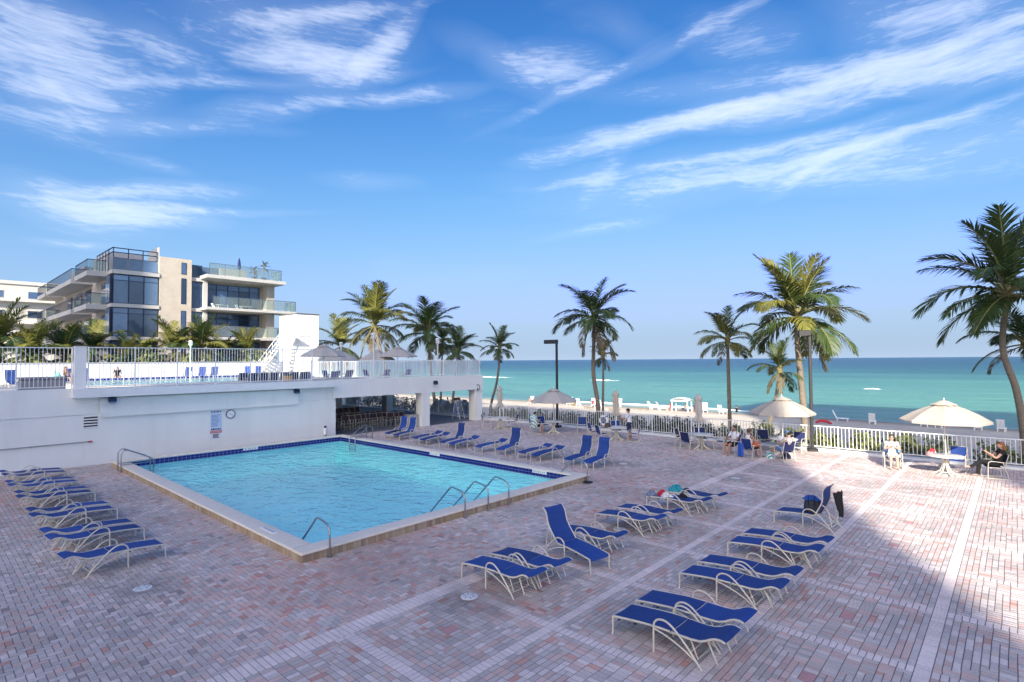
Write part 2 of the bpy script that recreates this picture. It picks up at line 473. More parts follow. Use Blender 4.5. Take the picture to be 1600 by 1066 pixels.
frame_blue = M('dark blue aluminium', (.018, .030, .075), .4)
vary(win_glass, .4, 2.2)
vary(win_glass2, .6, 1.9)

# ------------------------------------------------------------------ ground, sand, sea
def grid_mesh(name, xs, ys, zf, mat, smooth=True):
    nx, ny = len(xs), len(ys)
    v = [(x, y, zf(x, y)) for y in ys for x in xs]
    f = [(j * nx + i, j * nx + i + 1, (j + 1) * nx + i + 1, (j + 1) * nx + i) for j in range(ny - 1) for i in range(nx - 1)]
    b = MB(); b.add(v, f)
    return b.build(name, mat, smooth=smooth)
def hnoise(x, y):
    return (math.sin(x * .61 + 1.3 * math.sin(y * .33)) + math.sin(y * .83 + x * .27) + math.sin(x * 1.7 - y * 1.1) * .5) * .06
def sand_z(x, y):
    k = [(30.2, -.45), (33, -.75), (38, -1.5), (46, -2.2), (56, -2.5), (70, -2.95), (79, -3.2), (90, -3.8), (120, -5.5)]
    for (a, za), (b_, zb) in zip(k, k[1:]):
        if x <= b_:
            z = za + (zb - za) * (x - a) / (b_ - a); break
    else: z = -5.5
    return z + hnoise(x, y) * (1.0 if 34 < x < 72 else .15)
sand = bpy.data.materials.new('beach sand'); sand.use_nodes = True
nt = sand.node_tree; b = nt.nodes['Principled BSDF']; b.inputs['Roughness'].default_value = .95; b.inputs['Specular IOR Level'].default_value = .15
g_ = nt.nodes.new('ShaderNodeNewGeometry'); sp = nt.nodes.new('ShaderNodeSeparateXYZ'); nt.links.new(g_.outputs['Position'], sp.inputs[0])
n1 = nt.nodes.new('ShaderNodeTexNoise'); n1.inputs['Scale'].default_value = .35; n1.inputs['Detail'].default_value = 7; nt.links.new(g_.outputs['Position'], n1.inputs['Vector'])
rp = nt.nodes.new('ShaderNodeValToRGB'); rp.color_ramp.elements[0].position = .3; rp.color_ramp.elements[0].color = (.52, .45, .36, 1); rp.color_ramp.elements[1].position = .7; rp.color_ramp.elements[1].color = (.66, .59, .48, 1)
nt.links.new(n1.outputs['Fac'], rp.inputs[0])
wet = nt.nodes.new('ShaderNodeMapRange'); wet.inputs['From Min'].default_value = 73.5; wet.inputs['From Max'].default_value = 78; nt.links.new(sp.outputs[0], wet.inputs['Value'])
mx = nt.nodes.new('ShaderNodeMix'); mx.data_type = 'RGBA'; nt.links.new(wet.outputs[0], mx.inputs['Factor']); nt.links.new(rp.outputs[0], mx.inputs['A']); mx.inputs['B'].default_value = (.30, .25, .19, 1)
nt.links.new(mx.outputs['Result'], b.inputs['Base Color'])
n2 = nt.nodes.new('ShaderNodeTexNoise'); n2.inputs['Scale'].default_value = 2.2; n2.inputs['Detail'].default_value = 8; nt.links.new(g_.outputs['Position'], n2.inputs['Vector'])
bp = nt.nodes.new('ShaderNodeBump'); bp.inputs['Strength'].default_value = .7; bp.inputs['Distance'].default_value = .15; nt.links.new(n2.outputs['Fac'], bp.inputs['Height']); nt.links.new(bp.outputs[0], b.inputs['Normal'])
xs = [30.2 + .9 * i for i in range(60)] + [90, 105, 120]
ys = [-400, -200, -100, -60, -40] + [-30 + 1.1 * i for i in range(110)] + [100, 115, 140, 200, 300, 500, 900, 2000, 6000]
tag(grid_mesh('beach_sand', xs, ys, sand_z, sand), kind='structure')

sea = bpy.data.materials.new('sea water'); sea.use_nodes = True
nt = sea.node_tree; b = nt.nodes['Principled BSDF']
g_ = nt.nodes.new('ShaderNodeNewGeometry'); sp = nt.nodes.new('ShaderNodeSeparateXYZ'); nt.links.new(g_.outputs['Position'], sp.inputs[0])
mpd = nt.nodes.new('ShaderNodeMapping'); mpd.inputs['Scale'].default_value = (.02, .006, 1); nt.links.new(g_.outputs['Position'], mpd.inputs[0])
nd = nt.nodes.new('ShaderNodeTexNoise'); nd.inputs['Scale'].default_value = 1; nd.inputs['Detail'].default_value = 6; nd.inputs['Roughness'].default_value = .6; nt.links.new(mpd.outputs[0], nd.inputs['Vector'])
# water colour follows the depth: log of the distance from shore, pushed about by sandbars
lg = nt.nodes.new('ShaderNodeMath'); lg.operation = 'LOGARITHM'; lg.inputs[1].default_value = 10
su = nt.nodes.new('ShaderNodeMath'); su.operation = 'SUBTRACT'; su.inputs[1].default_value = 70; nt.links.new(sp.outputs[0], su.inputs[0])
mxm = nt.nodes.new('ShaderNodeMath'); mxm.operation = 'MAXIMUM'; mxm.inputs[1].default_value = 1; nt.links.new(su.outputs[0], mxm.inputs[0]); nt.links.new(mxm.outputs[0], lg.inputs[0])
ad = nt.nodes.new('ShaderNodeMath'); ad.operation = 'MULTIPLY_ADD'; ad.inputs[1].default_value = .75; nt.links.new(nd.outputs['Fac'], ad.inputs[0])
sb = nt.nodes.new('ShaderNodeMath'); sb.operation = 'SUBTRACT'; sb.inputs[1].default_value = .375; nt.links.new(lg.outputs[0], sb.inputs[0]); nt.links.new(sb.outputs[0], ad.inputs[2])
rg = nt.nodes.new('ShaderNodeMapRange'); rg.inputs['From Min'].default_value = .8; rg.inputs['From Max'].default_value = 3.6; nt.links.new(ad.outputs[0], rg.inputs['Value'])
rp = nt.nodes.new('ShaderNodeValToRGB'); cr = rp.color_ramp
cr.elements[0].position = 0; cr.elements[0].color = (.20, .34, .32, 1)
cr.elements[1].position = 1; cr.elements[1].color = (.020, .075, .11, 1)
for p_, c_ in ((.12, (.095, .25, .215)), (.32, (.105, .285, .22)), (.46, (.08, .25, .195)), (.60, (.024, .11, .115)), (.75, (.014, .070, .10))):
    e = cr.elements.new(p_); e.color = (*c_, 1)
nt.links.new(rg.outputs[0], rp.inputs[0]); nt.links.new(rp.outputs[0], b.inputs['Base Color'])
b.inputs['Roughness'].default_value = .28; b.inputs['IOR'].default_value = 1.33; b.inputs['Specular IOR Level'].default_value = .13
hs = []
for sc_, w_ in (((.16, .045, 1), 1.0), ((.75, .24, 1), .35), ((.03, .008, 1), 1.6)):
    mp = nt.nodes.new('ShaderNodeMapping'); mp.inputs['Scale'].default_value = sc_; mp.inputs['Rotation'].default_value = (0, 0, R(6)); nt.links.new(g_.outputs['Position'], mp.inputs[0])
    nn = nt.nodes.new('ShaderNodeTexNoise'); nn.inputs['Scale'].default_value = 1; nn.inputs['Detail'].default_value = 7; nn.inputs['Roughness'].default_value = .6; nn.inputs['Distortion'].default_value = .4
    nt.links.new(mp.outputs[0], nn.inputs['Vector'])
    mm = nt.nodes.new('ShaderNodeMath'); mm.operation = 'MULTIPLY'; mm.inputs[1].default_value = w_; nt.links.new(nn.outputs['Fac'], mm.inputs[0]); hs.append(mm.outputs[0])
a1 = nt.nodes.new('ShaderNodeMath'); nt.links.new(hs[0], a1.inputs[0]); nt.links.new(hs[1], a1.inputs[1])
a2 = nt.nodes.new('ShaderNodeMath'); nt.links.new(a1.outputs[0], a2.inputs[0]); nt.links.new(hs[2], a2.inputs[1])
bp = nt.nodes.new('ShaderNodeBump'); bp.inputs['Strength'].default_value = 1.0; bp.inputs['Distance'].default_value = 2.2
nt.links.new(a2.outputs[0], bp.inputs['Height']); nt.links.new(bp.outputs[0], b.inputs['Normal'])
bb = MB(); bb.add([(66, -30000, -3.2), (40000, -30000, -3.2), (40000, 30000, -3.2), (66, 30000, -3.2)], [(0, 1, 2, 3)])
tag(bb.build('sea', sea), kind='structure')
foam_m = M('sea foam', (.82, .85, .85), .9, var=.1, vs=1)
def foam(label, x, y, ln, w, seed):
    rnd = random.Random(seed); b = MB(); n = max(8, int(ln / 1.2)); top = []; bot = []
    for i in range(n + 1):
        t = i / n; yy = y + ln * (t - .5); env = math.sin(PI * t) ** .6
        xo = math.sin(t * 7 + seed) * w * .5
        top.append((x + xo + w * env * rnd.uniform(.25, 1), yy, -3.17)); bot.append((x + xo - w * env * rnd.uniform(.15, .7), yy, -3.17))
    mid = [((a[0] + c[0]) / 2 + rnd.uniform(-.1, .1) * w, a[1], -3.17 + .35 * math.sin(PI * i / n) * rnd.uniform(.4, 1)) for i, (a, c) in enumerate(zip(top, bot))]
    m = n + 1
    b.add(top + mid + bot, [(i, i + 1, m + i + 1, m + i) for i in range(n)] + [(m + i, m + i + 1, 2 * m + i + 1, 2 * m + i) for i in range(n)])
    tag(b.build('breaking_wave', foam_m, smooth=True), label, 'wave', 'breaking waves off the beach')
foam('long white breaker on the sea beside the bent palm next to the white pillar', 178, 182, 40, .7, 1)
foam('short white breaker on the sea left of the tall palm behind the grey umbrella', 172, 112, 14, .5, 2)
#foam('short faint breaker seen just above the open grey umbrella, right of its lamp post', 174, 131, 12, 1.0, 3)
foam('single white breaker right of the large palm and lamp post', 158, 26, 4, 1.3, 4)
#foam('faint breaker on the sea between the closed umbrella and the small palm', 205, 92, 20, 1.1, 5)
foam('thin wash line along the water edge behind the beach canopy', 82, 45, 40, .3, 6)
#foam('thin wash line along the shaded water edge at right', 82, 6, 30, .45, 7)

gb = MB()
gb.box(-400, 29.9, 60.2, 3000, -.6, -.05); gb.box(-400, -12, -60, 60.2, -.6, -.05); gb.box(-12, 29.9, -60, -14, -.6, -.05)
tag(gb.build('ground', concrete), kind='structure')

# ------------------------------------------------------------------ paved deck with a hole for the pool
PX0, PX1, PY0, PY1 = 5.97, 17.12, 11.87, 29.25          # outside of the pool kerb
DX0, DX1, DY0, DY1 = -12, 29.72, -14, 30.28
joint = M('dark paver joints', (.19, .175, .165), .95, var=.2, vs=2)
db = MB()
for (a, b_, c, d) in ((DX0, PX0 + .1, DY0, DY1), (PX1 - .1, DX1, DY0, DY1), (PX0 + .1, PX1 - .1, DY0, PY0 + .1), (PX0 + .1, PX1 - .1, PY1 - .1, DY1)):
    db.box(a, b_, c, d, -.25, -.006)
deck = tag(db.build('deck', joint), kind='structure')

def brick_mat(name, obj):
    m = bpy.data.materials.new(name); m.use_nodes = True
    nt = m.node_tree; b = nt.nodes['Principled BSDF']; b.inputs['Roughness'].default_value = .78; b.inputs['Specular IOR Level'].default_value = .35
    at = nt.nodes.new('ShaderNodeAttribute'); at.attribute_name = 'bc'
    if obj: at.attribute_type = 'OBJECT'
    g_ = nt.nodes.new('ShaderNodeNewGeometry')
    n = nt.nodes.new('ShaderNodeTexNoise'); n.inputs['Scale'].default_value = 26; n.inputs['Detail'].default_value = 5; nt.links.new(g_.outputs['Position'], n.inputs['Vector'])
    r = nt.nodes.new('ShaderNodeMapRange'); r.inputs['To Min'].default_value = .80; r.inputs['To Max'].default_value = 1.2; nt.links.new(n.outputs['Fac'], r.inputs['Value'])
    x = nt.nodes.new('ShaderNodeVectorMath'); x.operation = 'SCALE'; nt.links.new(at.outputs['Color'], x.inputs[0]); nt.links.new(r.outputs[0], x.inputs['Scale'])
    # grime that has settled in large soft blotches
    n2 = nt.nodes.new('ShaderNodeTexNoise'); n2.inputs['Scale'].default_value = .33; n2.inputs['Detail'].default_value = 7; n2.inputs['Roughness'].default_value = .62; nt.links.new(g_.outputs['Position'], n2.inputs['Vector'])
    r2 = nt.nodes.new('ShaderNodeMapRange'); r2.inputs['From Min'].default_value = .36; r2.inputs['From Max'].default_value = .66; r2.inputs['To Min'].default_value = .76; r2.inputs['To Max'].default_value = 1.06
    nt.links.new(n2.outputs['Fac'], r2.inputs['Value'])
    y = nt.nodes.new('ShaderNodeVectorMath'); y.operation = 'SCALE'; nt.links.new(x.outputs[0], y.inputs[0]); nt.links.new(r2.outputs[0], y.inputs['Scale'])
    nt.links.new(y.outputs[0], b.inputs['Base Color'])
    bp = nt.nodes.new('ShaderNodeBump'); bp.inputs['Strength'].default_value = .3; bp.inputs['Distance'].default_value = .004; nt.links.new(n.outputs['Fac'], bp.inputs['Height']); nt.links.new(bp.outputs[0], b.inputs['Normal'])
    return m
br_m, br_o = brick_mat('clay pavers', False), brick_mat('clay paver single', True)
rng = np.random.default_rng(3)
rects = []          # x0,x1,y0,y1,kind
U = .1
def clampadd(x0, x1, y0, y1, lim, kind):
    x0, x1, y0, y1 = max(x0, lim[0]), min(x1, lim[1]), max(y0, lim[2]), min(y1, lim[3])
    if x1 - x0 > .03 and y1 - y0 > .03: rects.append((x0, x1, y0, y1, kind))
def herring(lim):
    i0, i1 = int(math.floor(lim[0] / U)) - 2, int(math.ceil(lim[1] / U)) + 1
    j0, j1 = int(math.floor(lim[2] / U)) - 2, int(math.ceil(lim[3] / U)) + 1
    for j in range(j0, j1):
        for i in range(i0, i1):
            c = (i - j) % 4
            if c == 0: clampadd(i * U, i * U + .2, j * U, j * U + .1, lim, 0)
            elif c == 3: clampadd(i * U, i * U + .1, j * U, j * U + .2, lim, 0)
YB = 8.62
SOL = .2
for lim in ((-1, PX0 - .2, 10.0, DY1), (PX0 - .2, PX1 + .2, YB, PY0 - .2), (-1, PX0 - .2, YB, 10.0), (PX1 + .2, DX1, YB, DY1), (PX0 - .2, PX1 + .2, PY1 + .2, DY1)):
    herring(lim)
# soldier course round the pool kerb
for k in range(int((PX1 - PX0 + .4) / U)):
    x = PX0 - .2 + k * U
    rects.append((x, x + U, PY0 - .2, PY0 + .02, 0)); rects.append((x, x + U, PY1 - .02, PY1 + .2, 0))
for k in range(int((PY1 - PY0) / U)):
    y = PY0 + k * U
    rects.append((PX0 - .2, PX0 + .02, y, y + U, 0)); rects.append((PX1 - .02, PX1 + .2, y, y + U, 0))
# pale bands and square panels of concentric rings
XB = [4.95 + 2.462 * k for k in range(-3, 11)]
YBANDS = [5.92, 3.49, 1.12, -1.29, -3.7, -6.1]
hw = .1
for row in (8.52, 8.34):                         # the double band
    for k in range(int((DX1 + 1) / U)):
        x = -1 + k * U
        rects.append((x, x + U, row - .1, row + .1 - .0, 1))
ytop = 8.24
rows = []
prev = ytop
for yb in YBANDS:
    rows.append((yb + hw, prev)); prev = yb - hw
    for k in range(int((DX1 + 3) / U)):
        x = -3 + k * U
        rects.append((x, x + U, yb - hw, yb + hw, 1))
for (y0, y1) in rows:
    for xb in XB:
        if xb > DX1: continue
        n = int(round((y1 - y0) / U)); st = (y1 - y0) / n
        for k in range(n): rects.append((xb - hw, min(xb + hw, DX1), y0 + k * st, y0 + (k + 1) * st, 1))
    for a, b_ in zip(XB, XB[1:]):
        x0, x1 = a + hw, min(b_ - hw, DX1)
        if x0 > DX1 - .3: continue
        nr = int(round(min(x1 - x0, y1 - y0) / 2 / U)); w = min(x1 - x0, y1 - y0) / 2 / nr
        for k in range(nr):
            ax, bx, ay, by = x0 + k * w, x1 - k * w, y0 + k * w, y1 - k * w
            kd = 2 + k
            if bx - ax < .25 or by - ay < .25:
                rects.append((ax, bx, ay, by, 40)); break
            for (hor, s0, s1, q0, q1) in ((1, ax, bx - w, ay, ay + w), (0, ay, by - w, bx - w, bx), (1, ax + w, bx, by - w, by), (0, ay + w, by, ax, ax + w)):
                L = s1 - s0; off = (k % 2) * .1; t = 0
                cuts = [0]; c = .2 - off if off else .2
                while c < L - .05: cuts.append(c); c += .2
                cuts.append(L)
                for c0, c1 in zip(cuts, cuts[1:]):
                    if hor: rects.append((s0 + c0, s0 + c1, q0, q1, kd))
                    else: rects.append((q0, q1, s0 + c0, s0 + c1, kd))
RA = np.array(rects)
# keep only what can be near the view
fx, fy = fw0.x, fw0.y
cxm, cym = (RA[:, 0] + RA[:, 1]) / 2, (RA[:, 2] + RA[:, 3]) / 2
dep = cxm * fx + cym * fy
lat = cxm * rt0.x + cym * rt0.y
RA = RA[(dep > 5.0) & (np.abs(lat) < dep * 1.02 + 2.0)]
cxm, cym = (RA[:, 0] + RA[:, 1]) / 2, (RA[:, 2] + RA[:, 3]) / 2
dep = cxm * fx + cym * fy
lat = cxm * rt0.x + cym * rt0.y
nB = len(RA)
pal = np.array([(.585, .63, .565), (.66, .585, .50), (.71, .755, .68), (.64, .44, .34), (.41, .415, .385), (.64, .62, .53)])
def vn(x, y, s, seed):          # smooth value noise
    r = np.random.default_rng(seed); T = r.random((64, 64))
    gx, gy = x / s + 17.3, y / s + 9.1
    ix, iy = np.floor(gx).astype(int), np.floor(gy).astype(int); tx, ty = gx - ix, gy - iy
    tx, ty = tx * tx * (3 - 2 * tx), ty * ty * (3 - 2 * ty)
    a, b_, c, d = T[ix % 64, iy % 64], T[(ix + 1) % 64, iy % 64], T[ix % 64, (iy + 1) % 64], T[(ix + 1) % 64, (iy + 1) % 64]
    return (a * (1 - tx) + b_ * tx) * (1 - ty) + (c * (1 - tx) + d * tx) * ty
nzp = vn(cxm, cym, 3.1, 1) * .45 + vn(cxm, cym, 1.2, 4) * .3 + vn(cxm, cym, .5, 2) * .25
patch = np.exp(-(((cxm - 8.0) / 3.2) ** 2 + ((cym - 10.6) / 1.9) ** 2)) * .35 + np.exp(-(((cxm - 4.6) / 1.0) ** 2 + ((cym - 14.5) / 4.0) ** 2)) * .25      # redder bricks laid near the pool corner
pinkp = np.clip((nzp - .42) * 2.1 + patch, .05, .85)
u = rng.random(nB); u2 = rng.random(nB)
ci = np.where(u < pinkp, np.where(u2 < .12, 3, np.where(u2 < .85, 1, 5)), np.where(u2 < .62, 0, np.where(u2 < .90, 2, np.where(u2 < .95, 4, 5))))
kd = RA[:, 4]
ring = kd - 2
rp_ = np.select([ring < 1, ring < 3, ring < 7, ring < 9], [.10, .45, .10, .36], .2) * (.4 + 1.2 * nzp)
cr_ = np.where(u < rp_, np.where(u2 < .07, 3, 1), np.where(u2 < .60, 0, np.where(u2 < .93, 2, 5)))
ci = np.where(kd >= 2, cr_, ci)
ci = np.where(kd == 40, 3, ci)
colr = pal[ci] * (1 + (rng.random((nB, 1)) - .5) * .26)
colr = np.where((kd == 1)[:, None], np.array([(.83, .87, .79)]) * (1 + (rng.random((nB, 1)) - .5) * .14), colr)
colr = np.where((kd == 40)[:, None], np.array([(.62, .42, .38)]), colr)
# damp, darker setts round the floor drains
DRAINS = [(3.21, 13.01), (7.28, 7.83), (12.78, 7.89), (20.87, 12.66), (21.08, 7.94)]
for (dx, dy) in DRAINS:
    rr = np.hypot(cxm - dx, cym - dy) * (1 + .5 * (vn(cxm, cym, .4, 5) - .5))
    colr *= (1 - .42 * np.clip(1.05 - rr / .85, 0, 1) ** .8)[:, None] * np.array([1, .96, .97])
full = ((RA[:, 1] - RA[:, 0] > .19) & (abs(RA[:, 3] - RA[:, 2] - .1) < .004)) | ((RA[:, 3] - RA[:, 2] > .19) & (abs(RA[:, 1] - RA[:, 0] - .1) < .004))
inv = (np.abs(lat) < dep * .925) & (dep > 7.35) & full & (np.abs((RA[:, 1] - RA[:, 0]) + (RA[:, 3] - RA[:, 2]) - .3) < .006)
order = np.where(inv)[0][np.argsort(dep[inv])][:300]
single = np.zeros(nB, bool); single[order] = True
bm_ = MB(); G = .005; IN = .0025
def frust(hx, hy, zt):
    return [(-hx, -hy, -.03), (hx, -hy, -.03), (hx, hy, -.03), (-hx, hy, -.03), (-hx + IN, -hy + IN, zt), (hx - IN, -hy + IN, zt), (hx - IN, hy - IN, zt), (-hx + IN, hy - IN, zt)]
FQ = [(4, 5, 6, 7), (0, 1, 5, 4), (1, 2, 6, 5), (2, 3, 7, 6), (3, 0, 4, 7)]
pm = MB().add(frust(.1 - G, .05 - G, 0), FQ).mesh('paver', br_o)
for k in order:
    wide = RA[k, 1] - RA[k, 0] > .15
    o = bpy.data.objects.new('paver', pm)
    o.location = (cxm[k], cym[k], (random.random() - .5) * .003)
    o.rotation_euler = ((random.random() - .5) * .014, (random.random() - .5) * .014, 0 if wide else PI / 2)
    o['bc'] = [float(c) for c in colr[k]]
    COL.objects.link(o); o.parent = deck
def joined_bricks(name, sel):
    A = RA[sel]; n = len(A); r = np.random.default_rng(11)
    x0, x1, y0, y1 = A[:, 0] + G, A[:, 1] - G, A[:, 2] + G, A[:, 3] - G
    zt = (r.random(n) - .5) * .003
    tl = (r.random((n, 2)) - .5) * .0016
    V = np.zeros((n, 8, 3))
    for q, (xx, yy) in enumerate(((x0, y0), (x1, y0), (x1, y1), (x0, y1))):
        V[:, q, 0] = xx; V[:, q, 1] = yy; V[:, q, 2] = -.03
        sx = 1 if q in (0, 3) else -1; sy = 1 if q in (0, 1) else -1
        V[:, q + 4, 0] = xx + sx * IN; V[:, q + 4, 1] = yy + sy * IN; V[:, q + 4, 2] = zt + sx * tl[:, 0] + sy * tl[:, 1]
    F = (np.arange(n)[:, None, None] * 8 + np.array(FQ)[None]).reshape(-1, 4)
    me = bpy.data.meshes.new(name)
    me.vertices.add(n * 8); me.vertices.foreach_set('co', V.reshape(-1))
    me.loops.add(len(F) * 4); me.loops.foreach_set('vertex_index', F.reshape(-1).astype(np.int32))
    me.polygons.add(len(F)); me.polygons.foreach_set('loop_start', np.arange(len(F), dtype=np.int32) * 4)
    me.polygons.foreach_set('use_smooth', np.zeros(len(F), bool))
    me.update(calc_edges=True)
    ca = me.attributes.new('bc', 'FLOAT_COLOR', 'FACE')
    cc = np.ones((n, 5, 4), np.float32); cc[:, :, :3] = colr[sel][:, None, :]
    ca.data.foreach_set('color', cc.reshape(-1))
    me.materials.append(br_m)
    return tag(place(name, me, deck), kind='stuff')
joined_bricks('paver_field', ~single)
cover_m = M('white drain cover', (.70, .70, .70), .5, var=.08, vs=20)
dl = ['white round drain cover on the pavers in front of the nearest left lounger', 'white round drain cover beside the near pair of centre loungers',
      'white round drain cover under the third pair of centre loungers', 'small drain cover on the pavers right of the tall backed loungers by the pool', 'drain cover in a dark patch behind the towel covered loungers']
for (x, y), l in zip(DRAINS, dl):
    d = MB().lathe([(.165, -.01), (.165, .004), (.15, .009), (.02, .012)], 24).build('drain_cover', cover_m, loc=(x, y, 0), smooth=True)
    tag(d, l, 'drain cover', 'drain covers in the deck')
    for k in range(6):
        a = k * PI / 3
        MB().box(-.035, .035, -.005, .005, .0105, .0135).build('slot', black_m, d, (.09 * math.cos(a), .09 * math.sin(a), 0), (0, 0, a))

# ------------------------------------------------------------------ swimming pool
KZ, CZ = .175, .235
IX0, IX1, IY0, IY1 = PX0 + .45, PX1 - .42, PY0 + .45, PY1 - .5
WZ = -.06
pool = thing('swimming_pool', 'large rectangular swimming pool with raised pale coping and blue tile line', 'pool', ((PX0 + PX1) / 2, (PY0 + PY1) / 2, 0))
ox_, oy_ = pool.location.x, pool.location.y
def pl(b): return b
bs_ = MB()
fz = -1.15
def wallbox(b, x0, x1, y0, y1, z0, z1): b.box(x0 - ox_, x1 - ox_, y0 - oy_, y1 - oy_, z0, z1)
wallbox(bs_, IX0 - .25, IX1 + .25, IY0 - .25, IY1 + .25, fz - .2, fz)
wallbox(bs_, IX0 - .25, IX0, IY0 - .25, IY1 + .25, fz, -.075); wallbox(bs_, IX1, IX1 + .25, IY0 - .25, IY1 + .25, fz, -.075)
wallbox(bs_, IX0, IX1, IY0 - .25, IY0, fz, -.075); wallbox(bs_, IX0, IX1, IY1, IY1 + .25, fz, -.075)
bs_.build('basin', plaster_m, pool)
core = MB()
for (x0, x1, y0, y1) in ((PX0 + .06, IX0 - .012, PY0 + .06, PY1 - .06), (IX1 + .012, PX1 - .06, PY0 + .06, PY1 - .06), (IX0 - .012, IX1 + .012, PY0 + .06, IY0 - .012), (IX0 - .012, IX1 + .012, IY1 + .012, PY1 - .06)):
    wallbox(core, x0, x1, y0, y1, -.07, KZ)
core.build('kerb_core', grout_m, pool)
# raised kerb: a soldier course of bricks, each brick its own piece
kcols = [(.36, .27, .18), (.42, .33, .23), (.30, .22, .15), (.39, .28, .17), (.44, .36, .27)]
kmats = [M('kerb brick %d' % i, c, .85, var=.2, vs=9, bump=.3, bs=70, dirt=.4, dcol=(.18, .14, .10), ds=5) for i, c in enumerate(kcols)]
kme = [MB().bevbox(-.0465, .0465, 0, .055, -.01, KZ - .006, .006).mesh('kerb_brick', m) for m in kmats]
n = int((PX1 - PX0) / .1)
for k in range(n):
    place('kerb_brick', random.choice(kme), pool, (PX0 + .05 + k * (PX1 - PX0 - .1) / (n - 1) - ox_, PY0 - oy_ + random.uniform(-.003, .003), 0))
n = int((PY1 - PY0 - .06) / .1)
for k in range(n):
    place('kerb_brick', random.choice(kme), pool, (PX0 - ox_ + random.uniform(-.003, .003), PY1 - .05 - k * (PY1 - PY0 - .16) / (n - 1) - oy_, 0), (0, 0, -PI / 2))
kb = MB(); wallbox(kb, PX1 - .055, PX1, PY0, PY1, -.01, KZ - .006); wallbox(kb, PX0 + .06, PX1 - .06, PY1 - .055, PY1, -.01, KZ - .006)
kb.build('kerb_face', kmats[1], pool)
# coping stones with a bullnose edge
def cop_mesh(L, w, ext0=0, ext1=0):
    # profile across the width (local y), laid along local x
    r = .028
    prof = [(0, KZ - CZ)] + [(-.0 + r - r * math.cos(a) - r, 0) for a in []]
    pr = [(.0, -.06), (-.012, -.045), (-.016, -.03), (-.012, -.014), (0, -.003), (.02, 0), (w - .02, 0), (w, -.003), (w + .012, -.014), (w + .016, -.03), (w + .012, -.045), (w, -.06)]
    m = len(pr); v = []
    for x in (0, L):
        for (yy, zz) in pr:
            v.append((x, yy, zz))
    f = [(i, (i + 1) % m, m + (i + 1) % m, m + i) for i in range(m)] + [tuple(range(m - 1, -1, -1)), tuple(range(m, 2 * m))]
    return MB().add(v, f).mesh('coping_stone', coping_m, smooth=True)
def cop_run(x, y, rz, L, w, nst):
    l = L / nst
    me = cop_mesh(l - .005, w)
    for k in range(nst):
        place('coping_stone', me, pool, (x + math.cos(rz) * (k * l) - ox_, y + math.sin(rz) * (k * l) - oy_, CZ + random.uniform(-.001, .001)), (0, 0, rz))
cop_run(PX0 - .02, PY0 - .02, 0, PX1 - PX0 + .04, IY0 - PY0 + .03, 6)
cop_run(PX1 + .02, PY1 + .02, PI, PX1 - PX0 + .04, PY1 - IY1 + .03, 6)
cop_run(PX0 - .02, IY1 - .02, -PI / 2, IY1 - IY0 - .05, IX0 - PX0 + .03, 9)
cop_run(PX1 + .02, IY0 + .02, PI / 2, IY1 - IY0 - .05, PX1 - IX1 + .03, 9)
# waterline tiles, two rows
tw, th_ = .178, .112
tme = MB().bevbox(-tw / 2 + .006, tw / 2 - .006, -th_ / 2 + .005, th_ / 2 - .005, 0, .012, .003).mesh('pool_tile', tile_m)
nxt = int((IX1 - IX0) / tw); nyt = int((IY1 - IY0) / tw)
for row in range(2):
    z = KZ - .062 - row * th_
    for k in range(nxt):
        place('pool_tile', tme, pool, (IX0 + (k + .5) * (IX1 - IX0) / nxt - ox_, IY1 + .012 - oy_, z), (PI / 2, 0, 0))
    for k in range(nyt):
        place('pool_tile', tme, pool, (IX1 + .012 - ox_, IY0 + (k + .5) * (IY1 - IY0) / nyt - oy_, z), (PI / 2, 0, -PI / 2))
tb = MB(); wallbox(tb, IX0 - .012, IX0 - .002, IY0, IY1, -.09, KZ - .01); wallbox(tb, IX0, IX1, IY0 - .012, IY0 - .002, -.09, KZ - .01)
tb.build('tile_band', tile_m, pool)
# depth markers: pale tiles carrying small dark figures too worn to read
def marker(x, y, rz, flat=False):
    mk = MB().box(-.36, .36, -.058, .058, 0, .017).build('depth_marker', plastic_w, pool, (x - ox_, y - oy_, CZ - .0 if flat else KZ - .062), (0 if flat else PI / 2, 0, rz))
    for q, (a, w_, t) in enumerate(((-.27, .03, 0), (-.2, .018, .02), (-.12, .03, -.015), (-.03, .035, .01), (.07, .02, 0), (.15, .03, -.02), (.24, .028, .012))):
        MB().box(a - w_ / 2, a + w_ / 2, -.04 + abs(t), .04 - abs(t) / 2, .0172, .0192).build('figure', black_m, mk)
marker(11.7, IY1 + .012, 0); marker(IX1 + .012, 20.3, -PI / 2); marker(IX1 + .012, 13.9, -PI / 2)
marker(6.2, 14.1, PI / 2, True)
water = bpy.data.materials.new('pool water'); water.use_nodes = True
nt = water.node_tree; nt.nodes.remove(nt.nodes['Principled BSDF'])
tr = nt.nodes.new('ShaderNodeBsdfTransparent'); tr.inputs[0].default_value = (.84, .97, 1.0, 1)
gl = nt.nodes.new('ShaderNodeBsdfGlossy'); gl.inputs['Roughness'].default_value = .03
fr = nt.nodes.new('ShaderNodeFresnel')
g_ = nt.nodes.new('ShaderNodeNewGeometry'); hh = []
